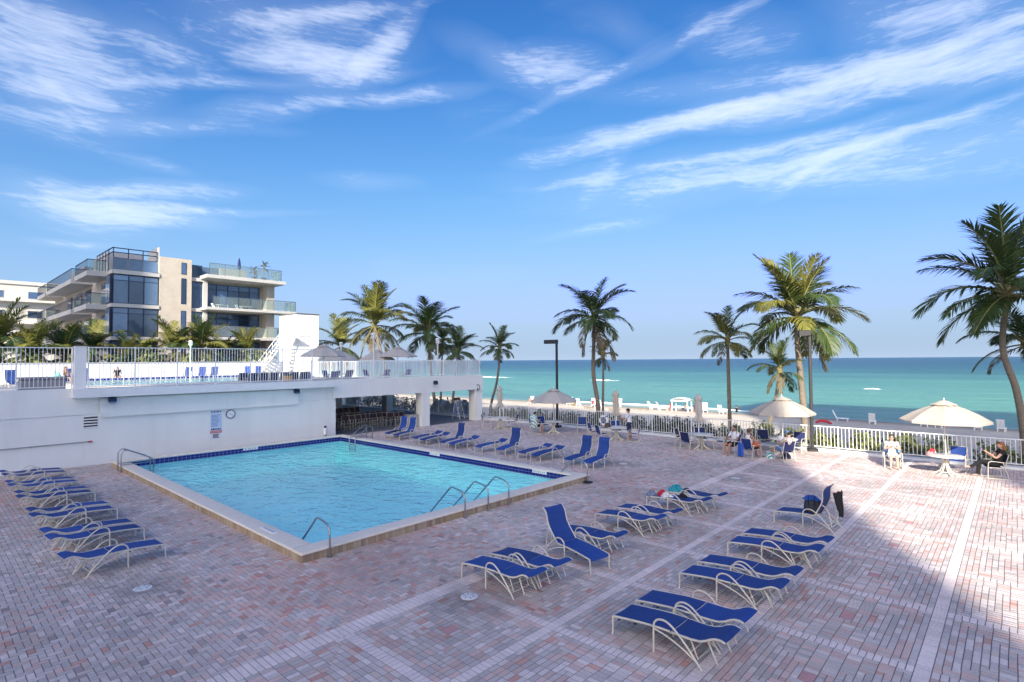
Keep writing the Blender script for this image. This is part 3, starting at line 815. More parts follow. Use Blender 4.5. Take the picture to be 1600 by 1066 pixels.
# same reflectance from either side of the sheet
io = nt.nodes.new('ShaderNodeMapRange'); io.inputs['To Min'].default_value = 1.33; io.inputs['To Max'].default_value = 1 / 1.33
nt.links.new(g_.outputs['Backfacing'], io.inputs['Value']); nt.links.new(io.outputs[0], fr.inputs[0])
for s_, d_, w_ in ((2.1, 1.2, 1.0), (5.5, .8, .35), (.8, .6, 1.2)):
    mp = nt.nodes.new('ShaderNodeMapping'); mp.inputs['Scale'].default_value = (s_ * 1.25, s_ * .8, 1); mp.inputs['Rotation'].default_value = (0, 0, R(38)); nt.links.new(g_.outputs['Position'], mp.inputs[0])
    nn = nt.nodes.new('ShaderNodeTexNoise'); nn.inputs['Scale'].default_value = 1; nn.inputs['Detail'].default_value = 3; nn.inputs['Distortion'].default_value = d_
    nt.links.new(mp.outputs[0], nn.inputs['Vector'])
    mm = nt.nodes.new('ShaderNodeMath'); mm.operation = 'MULTIPLY'; mm.inputs[1].default_value = w_; nt.links.new(nn.outputs['Fac'], mm.inputs[0]); hh.append(mm)
a1 = nt.nodes.new('ShaderNodeMath'); nt.links.new(hh[0].outputs[0], a1.inputs[0]); nt.links.new(hh[1].outputs[0], a1.inputs[1])
a2 = nt.nodes.new('ShaderNodeMath'); nt.links.new(a1.outputs[0], a2.inputs[0]); nt.links.new(hh[2].outputs[0], a2.inputs[1])
bp = nt.nodes.new('ShaderNodeBump'); bp.inputs['Strength'].default_value = .6; bp.inputs['Distance'].default_value = .09
nt.links.new(a2.outputs[0], bp.inputs['Height'])
for q in (gl, fr): nt.links.new(bp.outputs[0], q.inputs['Normal'])
mx = nt.nodes.new('ShaderNodeMixShader'); nt.links.new(fr.outputs[0], mx.inputs[0]); nt.links.new(tr.outputs[0], mx.inputs[1]); nt.links.new(gl.outputs[0], mx.inputs[2])
nt.links.new(mx.outputs[0], nt.nodes['Material Output'].inputs['Surface'])
wb = MB(); wb.add([(IX0 - .011 - ox_, IY0 - .011 - oy_, WZ), (IX1 + .011 - ox_, IY0 - .011 - oy_, WZ), (IX1 + .011 - ox_, IY1 + .011 - oy_, WZ), (IX0 - .011 - ox_, IY1 + .011 - oy_, WZ)], [(0, 1, 2, 3)])
wb.build('water', water, pool)
# handrails
def rail(label, pts, feet, extra=None, loc=(0, 0, 0)):
    t = thing('pool_handrail', label, 'handrail', loc, group='steel handrails at the pool')
    for p_ in pts: MB().tube(p_, .024, 10).build('rail_tube', steel, t, smooth=True)
    for (x, y) in feet: MB().lathe([(.07, .002), (.07, .014), (.03, .03)], 14, (x, y, 0)).build('foot_plate', steel, t, smooth=True)
    if extra:
        for p_ in extra: MB().tube(p_, .018, 8).build('cross_bar', steel, t, smooth=True)
    return t
def entry(dx, ln=1.0):
    return [(0, 0, 0), (0, 0, .5), (0, .03, .62), (0, .11, .70), (0, .26, .75), (0, .52, .785), (0, .62, .77), (0, .70, .70), (dx, 1.55, -.09), (dx * 1.1, 1.9, -.4)]
rail('single bent steel handrail at the near corner of the pool', [entry(.02)], [(0, 0)], loc=(6.6, 11.80, 0))
for x, l in ((10.8, 'bent steel handrail on the near pool edge, left of three in a row'), (11.74, 'bent steel handrail on the near pool edge, middle of three in a row'), (12.64, 'bent steel handrail on the near pool edge, right of three in a row')):
    rail(l, [entry(.02)], [(0, 0)], loc=(x, 11.77, 0))
rr_ = rail('single steel handrail at the right corner of the pool below the tall backed loungers', [entry(-.0)], [(0, 0)], loc=(16.85, 11.73, 0))
MB().lathe([(.2, .002), (.2, .02), (.12, .05), (.05, .06)], 18).build('base_weight', black_m, rr_, (-.03, -.02, 0), smooth=True)
lad = [(0, 0, 0), (0, 0, .72), (.03, 0, .82), (.12, 0, .89), (.22, 0, .89), (1.02, 0, .50), (1.14, 0, .40), (1.17, 0, .30), (1.17, 0, -.5)]
rail('pair of steel ladder rails by the white wall at the far left pool corner', [[(x, y + q, z) for (x, y, z) in lad] for q in (0, .5)], [(0, 0), (0, .5)],
     [[(0, q, .30), (1.17, q, .30)] for q in (0, .5)] + [[(1.17, 0, z), (1.17, .5, z)] for z in (-.12, -.38)], loc=(5.9, 27.3, 0))
lad2 = [(0, 0, 0), (0, 0, .66), (-.04, 0, .80), (-.15, 0, .87), (-.27, 0, .82), (-1.05, 0, .28), (-1.12, 0, .18), (-1.12, 0, -.5)]
rail('pair of bright steel ladder rails at the far pool corner before the stacked chairs', [[(x, y + q, z) for (x, y, z) in lad2] for q in (0, .6)], [(0, 0), (0, .6)],
     [[(0, q, .26), (-1.12, q, .26)] for q in (0, .6)] + [[(-1.12, 0, z), (-1.12, .6, z)] for z in (-.12, -.38)], loc=(17.75, 27.05, 0))

# ------------------------------------------------------------------ unseen towers added behind the viewer to throw the big shade
def tower(label, x0, x1, y0, y1, h, fl):
    t = thing('shade_tower', label, 'tower', (0, 0, 0))
    MB().box(x0, x1, y0, y1, -.2, h).build('wall', white_wall, t)
    MB().box(x0 - .2, x1 + .2, y0 - .2, y1 + .2, h + .002, h + .6).build('parapet', white_trim, t)
    n = int((h - 4) / fl)
    for k in range(1, n + 1):
        z = 2.9 + k * fl
        if z + 1 < h: MB().box(x1 + .003, x1 + .12, y0 + 2, y1 - 2, z, z + .18).build('floor_band', white_trim, t)
        if z + 2 < h: MB().box(x1 + .003, x1 + .03, y0 + 2.5, y1 - 2.5, z + .5, z + 2.3).build('window_band', win_glass, t)
tower('tall unseen white tower added behind the viewer to shade the deck', -92, -80, -48.95, -17.2, 79.8, 3.1)
tower('taller unseen white tower added behind the viewer to shade the right of the sand', -110, -95, -112, -72, 110, 3.1)
tower('third unseen white tower added behind the viewer to shade the west side of the apartments', -95, -80, 16.35, 48, 82, 3.1)

# ------------------------------------------------------------------ low wing with the upper terrace
wing = thing('terrace_wing', 'long white low wing with an upper terrace beside the pool', 'building', (0, 30.3, 0))
WY = 30.3
def wb_(x0, x1, y0, y1, z0, z1): return MB().box(x0, x1, y0 - WY, y1 - WY, z0, z1)
wb_(-14, 17.3, 30.3, 30.6, -.05, 2.245).build('wall', wing_wall, wing)
wb_(-14, 5.66, 30.27, 30.6, 2.249, 3.41).build('upper_wall', wing_wall, wing)
wb_(5.664, 17.3, 30.31, 30.6, 2.249, 3.0).build('wall_band', wing_wall, wing)
wb_(5.70, 14.88, 30.17, 30.305, 2.09, 2.93).build('wall_panel', wing_wall, wing)
wb_(4.69, 17.05, 29.78, 30.9, 3.004, 3.39).build('terrace_slab', white_trim, wing)
wb_(17.054, 29.5, 30.1, 30.55, 2.31, 3.42).build('beam', wing_wall, wing)
wb_(17.304, 29.45, 30.56, 58, 2.45, 2.95).build('terrace_floor', concrete, wing)
wb_(-14, 17.3, 30.604, 58, 2.45, 2.95).build('terrace_floor', concrete, wing)
wb_(29.0, 29.5, 30.56, 58, 2.31, 2.99).build('beam', wing_wall, wing)
wb_(17.0, 17.3, 30.604, 58, -.05, 2.44).build('inner_wall', wing_wall, wing)
for (x0, x1, y0, y1, z1) in ((23.66, 24.36, 30.12, 30.75, 2.305), (28.74, 29.46, 30.12, 30.85, 2.305), (28.74, 29.4, 41.6, 42.3, 2.3), (23.7, 24.3, 41.6, 42.3, 2.44), (28.74, 29.4, 53, 53.7, 2.3)):
    wb_(x0, x1, y0, y1, -.05, z1).build('column', wing_wall, wing)
    wb_(x0 - .03, x1 + .03, y0 - .03, y1 + .03, z1 - .14, z1 - .02).build('column_cap', white_trim, wing)
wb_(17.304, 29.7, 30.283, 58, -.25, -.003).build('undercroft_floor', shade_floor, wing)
bw = thing('back_wall', 'pale shaded wall with a window at the back of the undercroft', 'wall', (17.304, 52, 0))
MB().box(0, 8.5, 0, .25, 0, 2.44).build('wall', wing_wall, bw)
MB().box(.2, 1.6, -.04, -.003, .1, 2.2).build('door', M('maroon door', (.10, .02, .03), .5), bw)
MB().box(3.2, 4.4, -.03, -.003, 1.0, 2.0).build('window', win_glass2, bw)
MB().box(3.1, 4.5, -.05, -.032, .94, .998).build('sill', white_trim, bw)
# louvre, lights, sign, clock, cleaning pole
v = thing('wall_vent', 'dark louvred vent in the white wall', 'vent', (5.15, 30.299, 1.63))
MB().box(0, .5, .0, .002, 0, .55).build('recess', black_m, v, (0, -.004, 0))
for k in range(5): MB().box(0, .5, -.035, -.006, 0, .05).build('slat', white_trim, v, (0, 0, .005 + k * .122), (R(-20), 0, 0))
def flood(x, y, z, label):
    t = thing('floodlight', label, 'floodlight', (x, y, z), group='dark floodlights on the white wing')
    MB().bevbox(-.15, .15, -.17, .0, -.11, .11, .02).build('housing', M('navy housing', (.012, .018, .06), .4), t, (0, -.06, 0), (R(-14), 0, 0))
    MB().box(-.03, .03, -.08, .0, .08, .15).build('bracket', black_m, t)
    MB().box(-.13, .13, -.002, .002, -.09, .09).build('lens', win_glass2, t, (0, -.236, -.045), (R(-14), 0, 0))
flood(6.12, 30.16, 2.84, 'dark floodlight under the terrace slab above the louvred vent')
flood(14.72, 30.16, 2.83, 'dark floodlight at the end of the raised wall panel')
flood(24.75, 30.09, 2.97, 'dark floodlight on the white beam above the column')
sg = thing('pool_sign', 'tall white pool rules sign with a red band on the wall', 'sign', (10.30, 30.296, .56))
blue_print = M('blue sign print', (.10, .16, .36), .6); pale_blue = M('pale blue sign', (.50, .62, .78), .6, var=.06, vs=6); red_sign = M('red sign print', (.50, .03, .05), .6)
MB().box(0, .56, -.014, 0, 0, 1.5).build('panel', M('white sign panel', (.75, .77, .79), .5), sg)
MB().box(.02, .54, -.0165, -.0145, .62, 1.32).build('rules_field', pale_blue, sg)
for k in range(9): MB().box(.05, .05 + random.uniform(.28, .45), -.0190, -.0170, 0, .022).build('text_line', blue_print, sg, (0, 0, .68 + k * .07))
for k, w_ in enumerate((.05, .04, .05, .045, .06, .035, .05)): MB().box(.03 + k * .072, .03 + k * .072 + w_, -.0170, -.0148, 1.36, 1.46).build('heading_letter', blue_print, sg)
for k in range(6): MB().box(.03 + k * .085, .10 + k * .085, -.0170, -.0148, .48, .58).build('pictogram', blue_print if k != 1 else black_m, sg)
MB().box(.0, .56, -.0172, -.0148, .335, .455).build('red_band', red_sign, sg)
for k in range(4): MB().box(.12 + .02 * (k % 2), .44 - .03 * (k % 3), -.0168, -.0148, .25 - k * .055, .285 - k * .055).build('text_line', black_m, sg)
def text(s, parent, loc, size, mat, rot=(PI / 2, 0, 0), name='lettering'):
    cu = bpy.data.curves.new(name, 'FONT'); cu.body = s; cu.size = size; cu.align_x = 'CENTER'; cu.align_y = 'CENTER'; cu.extrude = .001
    tmp = bpy.data.objects.new(name, cu); COL.objects.link(tmp)
    dg = bpy.context.evaluated_depsgraph_get(); me = bpy.data.meshes.new_from_object(tmp.evaluated_get(dg))
    bpy.data.objects.remove(tmp); me.materials.clear(); me.materials.append(mat)
    return place(name, me, parent, loc, rot)
text('WARNING', sg, (.28, -.0185, .395), .105, plastic_w)
ck = thing('wall_clock', 'round white wall clock with a black rim', 'clock', (11.28, 30.296, 1.80))
MB().lathe([(.23, 0), (.23, .03), (.2, .04), (.2, .03)], 28).build('rim', black_m, ck, (0, 0, 0), (PI / 2, 0, 0), smooth=True)
MB().lathe([(.198, .0305), (.02, .0312)], 28).build('dial', plastic_w, ck, (0, 0, 0), (PI / 2, 0, 0))
for k in range(12):
    a = k * PI / 6; MB().box(-.006, .006, -.0330, -.0315, .15, .18).build('hour_mark', black_m, ck, (0, 0, 0), (0, a, 0))
MB().box(-.006, .006, -.0355, -.034, -.02, .12).build('hand', black_m, ck, (0, 0, 0), (0, R(115), 0)); MB().box(-.005, .005, -.0385, -.0370, -.02, .15).build('hand', black_m, ck, (0, 0, 0), (0, R(-60), 0))
pp = thing('cleaning_pole', 'long grey pool cleaning pole hung along the white wall', 'pole', (-2, 30.24, 1.04))
MB().tube([(0, 0, 0), (7.3, 0, .01)], .022, 8).build('shaft', M('grey aluminium', (.36, .36, .37), .4, metal=.6), pp, smooth=True)
MB().tube([(7.3, 0, .01), (7.46, 0, .01)], .03, 8).build('grip', red_m, pp, smooth=True)
for x in (1.5, 5.4): MB().box(x - .02, x + .02, 0, .058, -.03, .04).build('hook', steel, pp)
lr = thing('ring_hook', 'dark ring shaped hook on the end column of the white beam', 'ring', (28.95, 30.07, 2.47))
MB().tube([(.2 * math.cos(a), 0, .2 * math.sin(a)) for a in [R(-130) + k * R(260) / 22 for k in range(23)]], .022, 8).build('ring', black_m, lr, smooth=True)
MB().box(-.02, .02, -.0, .03, -.3, .0).build('bracket', black_m, lr)
bt = thing('soap_dispenser', 'small white dispenser with a dark cap at the end of the white wall', 'dispenser', (16.55, 30.16, .2))
MB().lathe([(.08, 0), (.085, .04), (.085, .34), (.06, .40)], 14).build('body', plastic_w, bt, smooth=True)
MB().lathe([(.065, .401), (.075, .43), (.07, .50), (.03, .52)], 14).build('cap', black_m, bt, smooth=True)
MB().box(-.06, .06, -.06, .06, -.2, -.002).build('foot', concrete, bt)

# ------------------------------------------------------------------ fences
def fence(name, label, A, B, z0, z1, post_gap, pick_gap, mids=(), post_w=.055, pick_w=.022, loose=True, posts=True, sparse=None):
    A, B = Vector(A), Vector(B); L = (B - A).length; rz = math.atan2(B.y - A.y, B.x - A.x)
    t = thing(name, label, 'fence', (A.x, A.y, 0), rz)
    MB().box(0, L, -.022, .022, z1 - .04, z1).build('top_rail', white_rail, t)
    MB().box(0, L, -.016, .016, z0 + .07, z0 + .105).build('bottom_rail', white_rail, t)
    for zm in mids: MB().box(0, L, -.014, .014, zm - .014, zm + .014).build('middle_rail', white_rail, t)
    n = max(1, round(L / post_gap)); pg = L / n
    pme = MB().bevbox(-post_w / 2, post_w / 2, -post_w / 2, post_w / 2, z0, z1 + .015, .008).mesh('post', white_rail)
    if posts:
        for k in range(n + 1): place('post', pme, t, (k * pg, 0, 0))
    me = MB().box(-pick_w / 2, pick_w / 2, -pick_w / 2 + .001, pick_w / 2 - .001, z0 + .106, z1 - .041).mesh('picket', white_rail)
    per = round(pg / pick_gap); stuff = MB()
    for k in range(n):
        for q in range(1, per):
            x = k * pg + q * pg / per
            if sparse and sparse(x): continue
            if loose: place('picket', me, t, (x, 0, 0))
            else: stuff.box(x - pick_w / 2, x + pick_w / 2, -pick_w / 2 + .001, pick_w / 2 - .001, z0 + .106, z1 - .041)
    if stuff.v: tag(stuff.build('pickets', white_rail, t), kind='stuff')
    return t
fence('picket_fence', 'long white picket fence between the paved deck and the beach', (30.05, 30.9, 0), (30.05, -3.4, 0), .10, 1.19, 2.42, .152)
kb = MB().box(29.724, 30.32, -4, 60, -.6, .09).build('fence_kerb', white_trim); tag(kb, 'low white kerb under the beach fence', 'kerb')
fence('picket_fence', 'thin pale fence on the seaward side of the undercroft', (30.05, 58, 0), (30.05, 31.1, 0), .10, 1.19, 2.42, .152, loose=False)
FY = 29.95
fence('picket_fence', 'tall white picket fence at the far left of the upper terrace', (-8, FY + .45, 0), (4.72, FY + .45, 0), 3.41, 5.2, 1.8, .135, mids=(4.5,))
gp = thing('gate_pillar', 'square white pillar between the two tall terrace fences', 'pillar', (4.98, 30.3, 3.392))
MB().box(-.2, .2, -.2, .2, 0, 1.82).build('shaft', white_wall, gp); MB().box(-.215, .215, -.215, .215, 1.823, 1.86).build('cap', white_trim, gp)
fence('picket_fence', 'tall white picket fence along the upper pool terrace', (5.22, FY, 0), (15.6, FY, 0), 3.392, 5.22, 1.75, .135, mids=(4.5,))
fence('picket_fence', 'lower white picket fence around the upper dining terrace', (15.75, 30.32, 0), (25.75, 30.32, 0), 3.422, 4.56, 1.98, .125)
gf = thing('glass_balustrade', 'hazy glass balustrade at the seaward end of the terrace', 'balustrade', (25.8, 30.32, 3.422))
for k in range(3):
    MB().box(.03 + k * 1.2, 1.17 + k * 1.2, -.008, .008, .05, 1.08).build('glass_pane', frost_glass, gf)
    MB().box(k * 1.2 - .02, k * 1.2 + .02, -.02, .02, 0, 1.1).build('post', white_rail, gf)
MB().box(3.58, 3.62, -.02, .02, 0, 1.1).build('post', white_rail, gf)
MB().box(0, 3.6, -.018, .018, 1.103, 1.135).build('top_rail', white_rail, gf)
fence('picket_fence', 'white fence on the seaward edge of the upper terrace', (29.3, 31.2, 0), (29.3, 57, 0), 2.96, 4.5, 2.4, .16, loose=False)
def terrace_lamp(x, y, z0, h, label):
    t = thing('terrace_lamp', label, 'lamp', (x, y, z0), group='white post lamps on the upper terrace')
    MB().lathe([(.09, 0), (.09, .05), (.05, .08), (.05, h - .52), (.07, h - .5)], 12).build('post', white_rail, t, smooth=True)
    MB().lathe([(.05, h - .499), (.13, h - .40), (.15, h - .36)], 12).build('lower_cup', white_rail, t, smooth=True)
    MB().lathe([(.09, h - .359), (.09, h - .13)], 10).build('diffuser', M('pale lamp glass', (.62, .63, .62), .3), t, smooth=True)
    for k in range(6):
        a = k * PI / 3; MB().box(.115, .14, -.012, .012, h - .358, h - .122).build('bar', white_rail, t, (0, 0, 0), (0, 0, a))
    MB().lathe([(.16, h - .12), (.15, h - .07), (.07, h - .01), (.01, h)], 12).build('cap', white_rail, t, smooth=True)
terrace_lamp(20.37, 30.95, 2.95, 3.42, 'white post lamp behind the terrace fence, left of the large umbrella')
terrace_lamp(25.77, 30.95, 2.95, 3.22, 'white post lamp where the terrace fence meets the glass')
terrace_lamp(23.0, 39.5, 2.95, 3.1, 'white post lamp further back between the terrace umbrellas')
terrace_lamp(15.6, 50.5, 2.95, 3.4, 'white post lamp beyond the upper pool before the palms')

# ------------------------------------------------------------------ upper pool, terrace wall, stair tower
tw_ = thing('terrace_wall', 'sunlit white garden wall behind the upper pool', 'wall', (0, 56, 2.953))
MB().box(-14, 26, 0, .25, 0, 1.52).build('wall', white_wall, tw_)
MB().box(-14, 26, -.04, .29, 1.523, 1.60).build('coping', white_trim, tw_)
up_ = thing('upper_pool', 'small raised pool with a dark tile line on the upper terrace', 'pool', (14, 44, 2.953))
MB().box(-8, 8, -7.5, -7.1, 0, .34).build('pool_wall', coping_m, up_); MB().box(-8, 8, 7.1, 7.5, 0, .42).build('pool_wall', coping_m, up_)
MB().box(-8, -7.6, -7.1, 7.1, 0, .34).build('pool_wall', coping_m, up_); MB().box(7.6, 8, -7.1, 7.1, 0, .34).build('pool_wall', coping_m, up_)
MB().box(-7.6, 7.6, -7.1, 7.1, 0, .02).build('basin', plaster_m, up_)
MB().add([(-7.59, -7.09, .22), (7.59, -7.09, .22), (7.59, 7.09, .22), (-7.59, 7.09, .22)], [(0, 1, 2, 3)]).build('water', water, up_)
t2 = MB().box(-.15, .15, 0, .01, 0, .17).mesh('pool_tile', tile_m)
for k in range(42): place('pool_tile', t2, up_, (-7.4 + k * .36, 7.088, .235))
for x in (-6.0, 1.6):
    MB().tube(spline([(x, 6.2, .3), (x, 6.4, .95), (x, 7.0, 1.15), (x, 7.7, .95), (x, 7.75, .05)], 5), .025, 8).build('handrail', steel, up_, smooth=True)
st = thing('stair_tower', 'tall sunlit white stair tower behind the upper terrace', 'tower', (27.4, 56, 2.953))
MB().box(0, 2.5, 0, 4, 0, 6.6).build('wall', white_wall, st); MB().box(-.05, 2.55, -.05, 4.05, 6.603, 6.72).build('roof_edge', M('dark roof edge', (.12, .12, .13), .7), st)
MB().box(-.02, -.003, .6, 1.5, 4.2, 6.1).build('door', M('grey door', (.45, .46, .47), .5), st)
ss = thing('outdoor_stair', 'white steel stair climbing to the stair tower landing', 'stair', (23.1, 55.2, 2.953))
for y in (0, .9):
    MB().tube([(0, y, .1), (3.0, y, 4.1)], .06, 4).build('stringer', white_rail, ss); MB().tube([(0, y, 1.1), (3.0, y, 5.1), (4.3, y, 5.1)], .03, 6).build('handrail', white_rail, ss)
    MB().tube([(0, y, .6), (3.0, y, 4.6)], .02, 6).build('middle_rail', white_rail, ss)
    for k in range(6): MB().tube([(k * .6, y, .1 + k * .8), (k * .6, y, 1.1 + k * .8)], .022, 6).build('baluster', white_rail, ss)
for k in range(15): MB().box(.05 + k * .2, .3 + k * .2, .02, .88, .25 + k * .267, .29 + k * .267).build('tread', white_rail, ss)
MB().box(3.0, 4.28, 0, 1.0, 4.0, 4.12).build('landing', white_rail, ss)
for k in range(3): MB().tube([(3.1 + k * .55, 0, 4.12), (3.1 + k * .55, 0, 5.1)], .022, 6).build('baluster', white_rail, ss)
bx = thing('storage_box', 'low grey storage box behind the far left terrace fence', 'box', (3.2, 32.2, 2.953))
MB().bevbox(0, 1.6, 0, .8, 0, .85, .06).build('body', M('grey taupe resin', (.36, .34, .33), .6, var=.06, vs=3), bx); MB().bevbox(-.03, 1.63, -.03, .83, .853, .95, .03).build('lid', M('grey taupe resin', (.36, .34, .33)), bx)
sh = thing('terrace_screen', 'pale blue screen wall at the left end of the terrace', 'screen', (-2.6, 31.5, 2.953))
MB().box(-3, 5.0, 0, .1, 0, 1.55).build('panel', white_wall, sh); MB().box(-3, 5.0, -.02, .12, 1.553, 1.62).build('cap', frame_blue, sh)
tr_ = thing('towel_bin', 'small yellow striped bin behind the terrace fence', 'bin', (14.8, 31.3, 2.953))
MB().lathe([(.2, 0), (.24, .05), (.26, .75)], 14).build('body', M('amber basket', (.62, .34, .06), .7, var=.2, vs=10), tr_, smooth=True); MB().lathe([(.27, .751), (.27, .80), (.24, .82)], 14).build('rim', black_m, tr_, smooth=True)

# ------------------------------------------------------------------ apartment block
ap = thing('apartment_block', 'modern apartment block with dark blue glass bays, stone panel and balconies', 'building', (14, 68, 0))
AX, AY = 14, 68
stone = M('travertine cladding', (.50, .44, .36), .75, var=.16, vs=.9, bump=.2, bs=25, dirt=.35, dcol=(.32, .26, .21), ds=.5)
aslab = M('pale grey slab', (.50, .49, .46), .8, var=.06, vs=1, dirt=.25, ds=.6)
abody = M('beige render', (.46, .41, .34), .85, var=.08, vs=.7)
curtain = M('pale blinds', (.42, .46, .50), .8, var=.12, vs=.4)
def ab(x0, x1, y0, y1, z0, z1): return MB().box(x0 - AX, x1 - AX, y0 - AY, y1 - AY, z0, z1)
ab(13.9, 30.2, 69.2, 103, 0, 14.0).build('wall', abody, ap)
FL = [3.8, 7.2, 10.6, 14.05]
for z in FL[1:]:
    ab(13.6, 17.86, 67.8, 70, z - .33, z + .05).build('floor_slab', aslab, ap)
    ab(21.0, 22.3, 68.2, 70, z - .33, z + .05).build('floor_slab', aslab, ap)
def window(x0, x1, y, z0, z1, n, parent=None, gl=win_glass, transom=.22):
    w = ab(x0, x1, y, y + .12, z0, z1).build('window', frame_blue, ap)
    l = (x1 - x0) / n
    for k in range(n):
        zt = z1 - (z1 - z0) * transom
        for (a, b_) in ((z0 + .07, zt - .04), (zt + .04, z1 - .07)):
            ab(x0 + k * l + .06, x0 + (k + 1) * l - .06, y - .012, y - .003, a, b_).build('pane', gl, w)
for z in FL[:-1]:
    if z > 4: window(13.75, 17.8, 68.0, z + .06, z + 3.06, 3, gl=win_glass2, transom=.2)
    else: window(13.75, 17.8, 68.3, z, z + 2.95, 3)
    window(21.12, 22.28, 68.5, z + .06, z + 3.06, 1)
    window(22.75, 29.0, 69.05, z + .06, z + 3.06, 5)
    w = ab(13.55, 13.7, 68.3, 70.2, z + .1, z + 3.0).build('window', frame_blue, ap)
    for k in range(2): ab(13.53, 13.547, 68.4 + k * .9, 69.2 + k * .9, z + .2, z + 2.9).build('pane', win_glass2, w)
ab(17.864, 20.996, 67.9, 70.5, 0, 16.0).build('stone_panel', stone, ap)
for (z0, z1) in ((3.9, 6.9), (7.3, 10.25), (11.0, 13.85), (14.3, 15.6)):
    s_ = ab(19.95, 20.45, 67.86, 67.897, z0, z1).build('slit_window', frame_blue, ap)
    ab(20.0, 20.4, 67.845, 67.857, z0 + .05, z1 - .05).build('pane', win_glass, s_)
ab(17.75, 17.86, 68.0, 72, 14.2, 17.0).build('roof_fin', aslab, ap)
ab(22.3, 22.74, 68.15, 68.6, 3.8, 14.0).build('column', aslab, ap); ab(29.3, 30.25, 67.7, 70.5, 0, 14.0).build('pier', abody, ap)
ab(22.0, 31.0, 66.2, 70, 14.0, 14.38).build('roof_slab', aslab, ap)
for z, x1 in ((10.45, 32.4), (7.1, 31.3)): ab(22.0, x1, 66.2, 69, z - .02, z + .28).build('balcony_slab', aslab, ap)
def glass_rail(pts, z, h, pane=rail_glass, post=steel, step=1.3, nm='balcony_rail'):
    r_ = None
    for (xa, ya), (xb, yb) in zip(pts, pts[1:]):
        L = math.hypot(xb - xa, yb - ya); rz = math.atan2(yb - ya, xb - xa)
        q = MB().box(0, L, -.025, .025, h - .05, h).build(nm, post, ap, (xa - AX, ya - AY, z), (0, 0, rz))
        n = max(1, round(L / step)); l = L / n
        for k in range(n):
            MB().box(k * l + .05, (k + 1) * l - .05, -.008, .008, .08, h - .06).build('glass_pane', pane, q)
            MB().box(k * l - .02, k * l + .02, -.022, .022, 0, h - .051).build('post', post, q)
glass_rail([(22.7, 66.3), (32.3, 66.3), (32.3, 69)], 10.74, 1.25); glass_rail([(22.7, 66.3), (31.2, 66.3), (31.2, 69)], 7.39, 1.25)
glass_rail([(22.4, 66.6), (30.6, 66.6), (30.6, 69.5)], 14.39, 1.35, step=1.6)
glass_rail([(13.75, 68.1), (17.7, 68.1)], 14.11, 1.3, pane=win_glass2, post=frame_blue)
for z in (15.9, 16.35): ab(13.7, 17.7, 68.05, 68.13, z, z + .09).build('roof_rail', frame_blue, ap); ab(13.66, 13.74, 68.134, 75, z, z + .09).build('roof_rail', frame_blue, ap)
for k in range(4): ab(13.7 + k * 1.3, 13.78 + k * 1.3, 68.0, 68.046, 15.42, 16.44).build('roof_post', frame_blue, ap)
for k in range(5): ab(13.60, 13.655, 69.4 + k * 1.35, 69.48 + k * 1.35, 14.1, 16.44).build('roof_post', frame_blue, ap)
ab(21.0, 22.3, 68.6, 71, 14.06, 15.6).build('penthouse_wall', win_glass, ap); ab(22.6, 24.6, 70.0, 73, 14.39, 15.7).build('penthouse_wall', win_glass2, ap); ab(24.603, 27.6, 69.6, 74, 14.39, 15.75).build('penthouse_wall', M('grey taupe render', (.40, .38, .36), .85), ap)
ab(14.2, 17.6, 73, 80, 14.06, 16.7).build('penthouse_wall', aslab, ap); ab(14.0, 16.5, 84, 93, 14.06, 16.4).build('penthouse_wall', aslab, ap)
for z in FL[1:]:
    for (ya, yb, xo) in ((69.9, 76.2, 11.9), (78.2, 95, 11.9), (96.3, 103, 11.9)):
        ab(xo, 13.895, ya, yb, z - .5, z + .0).build('balcony_slab', aslab, ap)
        nb_ = max(2, int((yb - ya) / .55))
        rr = ab(xo + .03, xo + .1, ya, yb, z + 1.12, z + 1.2).build('balcony_rail', frame_blue, ap)
        for k in range(nb_ + 1): ab(xo + .045, xo + .085, ya + k * (yb - ya - .05) / nb_, ya + .05 + k * (yb - ya - .05) / nb_, z + .003, z + 1.117).build('baluster', frame_blue, rr)
        r2 = ab(xo + .1, 13.6, ya, ya + .06, z + 1.12, z + 1.2).build('balcony_rail', frame_blue, ap)
        ab(xo + .12, 13.5, ya + .02, ya + .03, z + .08, z + 1.1).build('glass_pane', rail_glass, r2)
    if z < 13:
        for (ya, yb) in ((71, 73.5), (79, 82), (84, 87), (90, 93)):
            w = ab(13.82, 13.896, ya, yb, z + .05, z + 2.5).build('window', frame_blue, ap)
            ab(13.8, 13.817, ya + .1, yb - .1, z + .15, z + 2.4).build('pane', win_glass, w)
for i, (x, z) in enumerate(((24.0, 10.74), (26.6, 10.74))):
    q = thing('balcony_chair', ['white lounge chair on the apartment balcony, left one', 'white armchair on the apartment balcony, right one'][i], 'chair', (x, 67.2, z))
    MB().box(-.6, .6, -.3, .3, .3, .38).build('seat', plastic_w, q); MB().box(.5, 1.1, -.3, .3, 0, .06).build('backrest', plastic_w, q, (-1.4, 0, .9), (0, R(60), 0))
    for sx in (-.5, .5):
        for sy in (-.25, .25): MB().box(sx - .03, sx + .03, sy - .03, sy + .03, 0, .298).build('leg', plastic_w, q)
ruq = thing('roof_umbrella', 'small closed navy umbrella on the apartment roof terrace', 'umbrella', (26.2, 68.2, 14.39))
MB().lathe([(.05, 1.2), (.22, 1.3), (.14, 2.2), (.02, 2.6)], 10).build('canopy', navy_sling, ruq, smooth=True); MB().lathe([(.03, 0), (.03, 1.3)], 8).build('pole', steel, ruq)
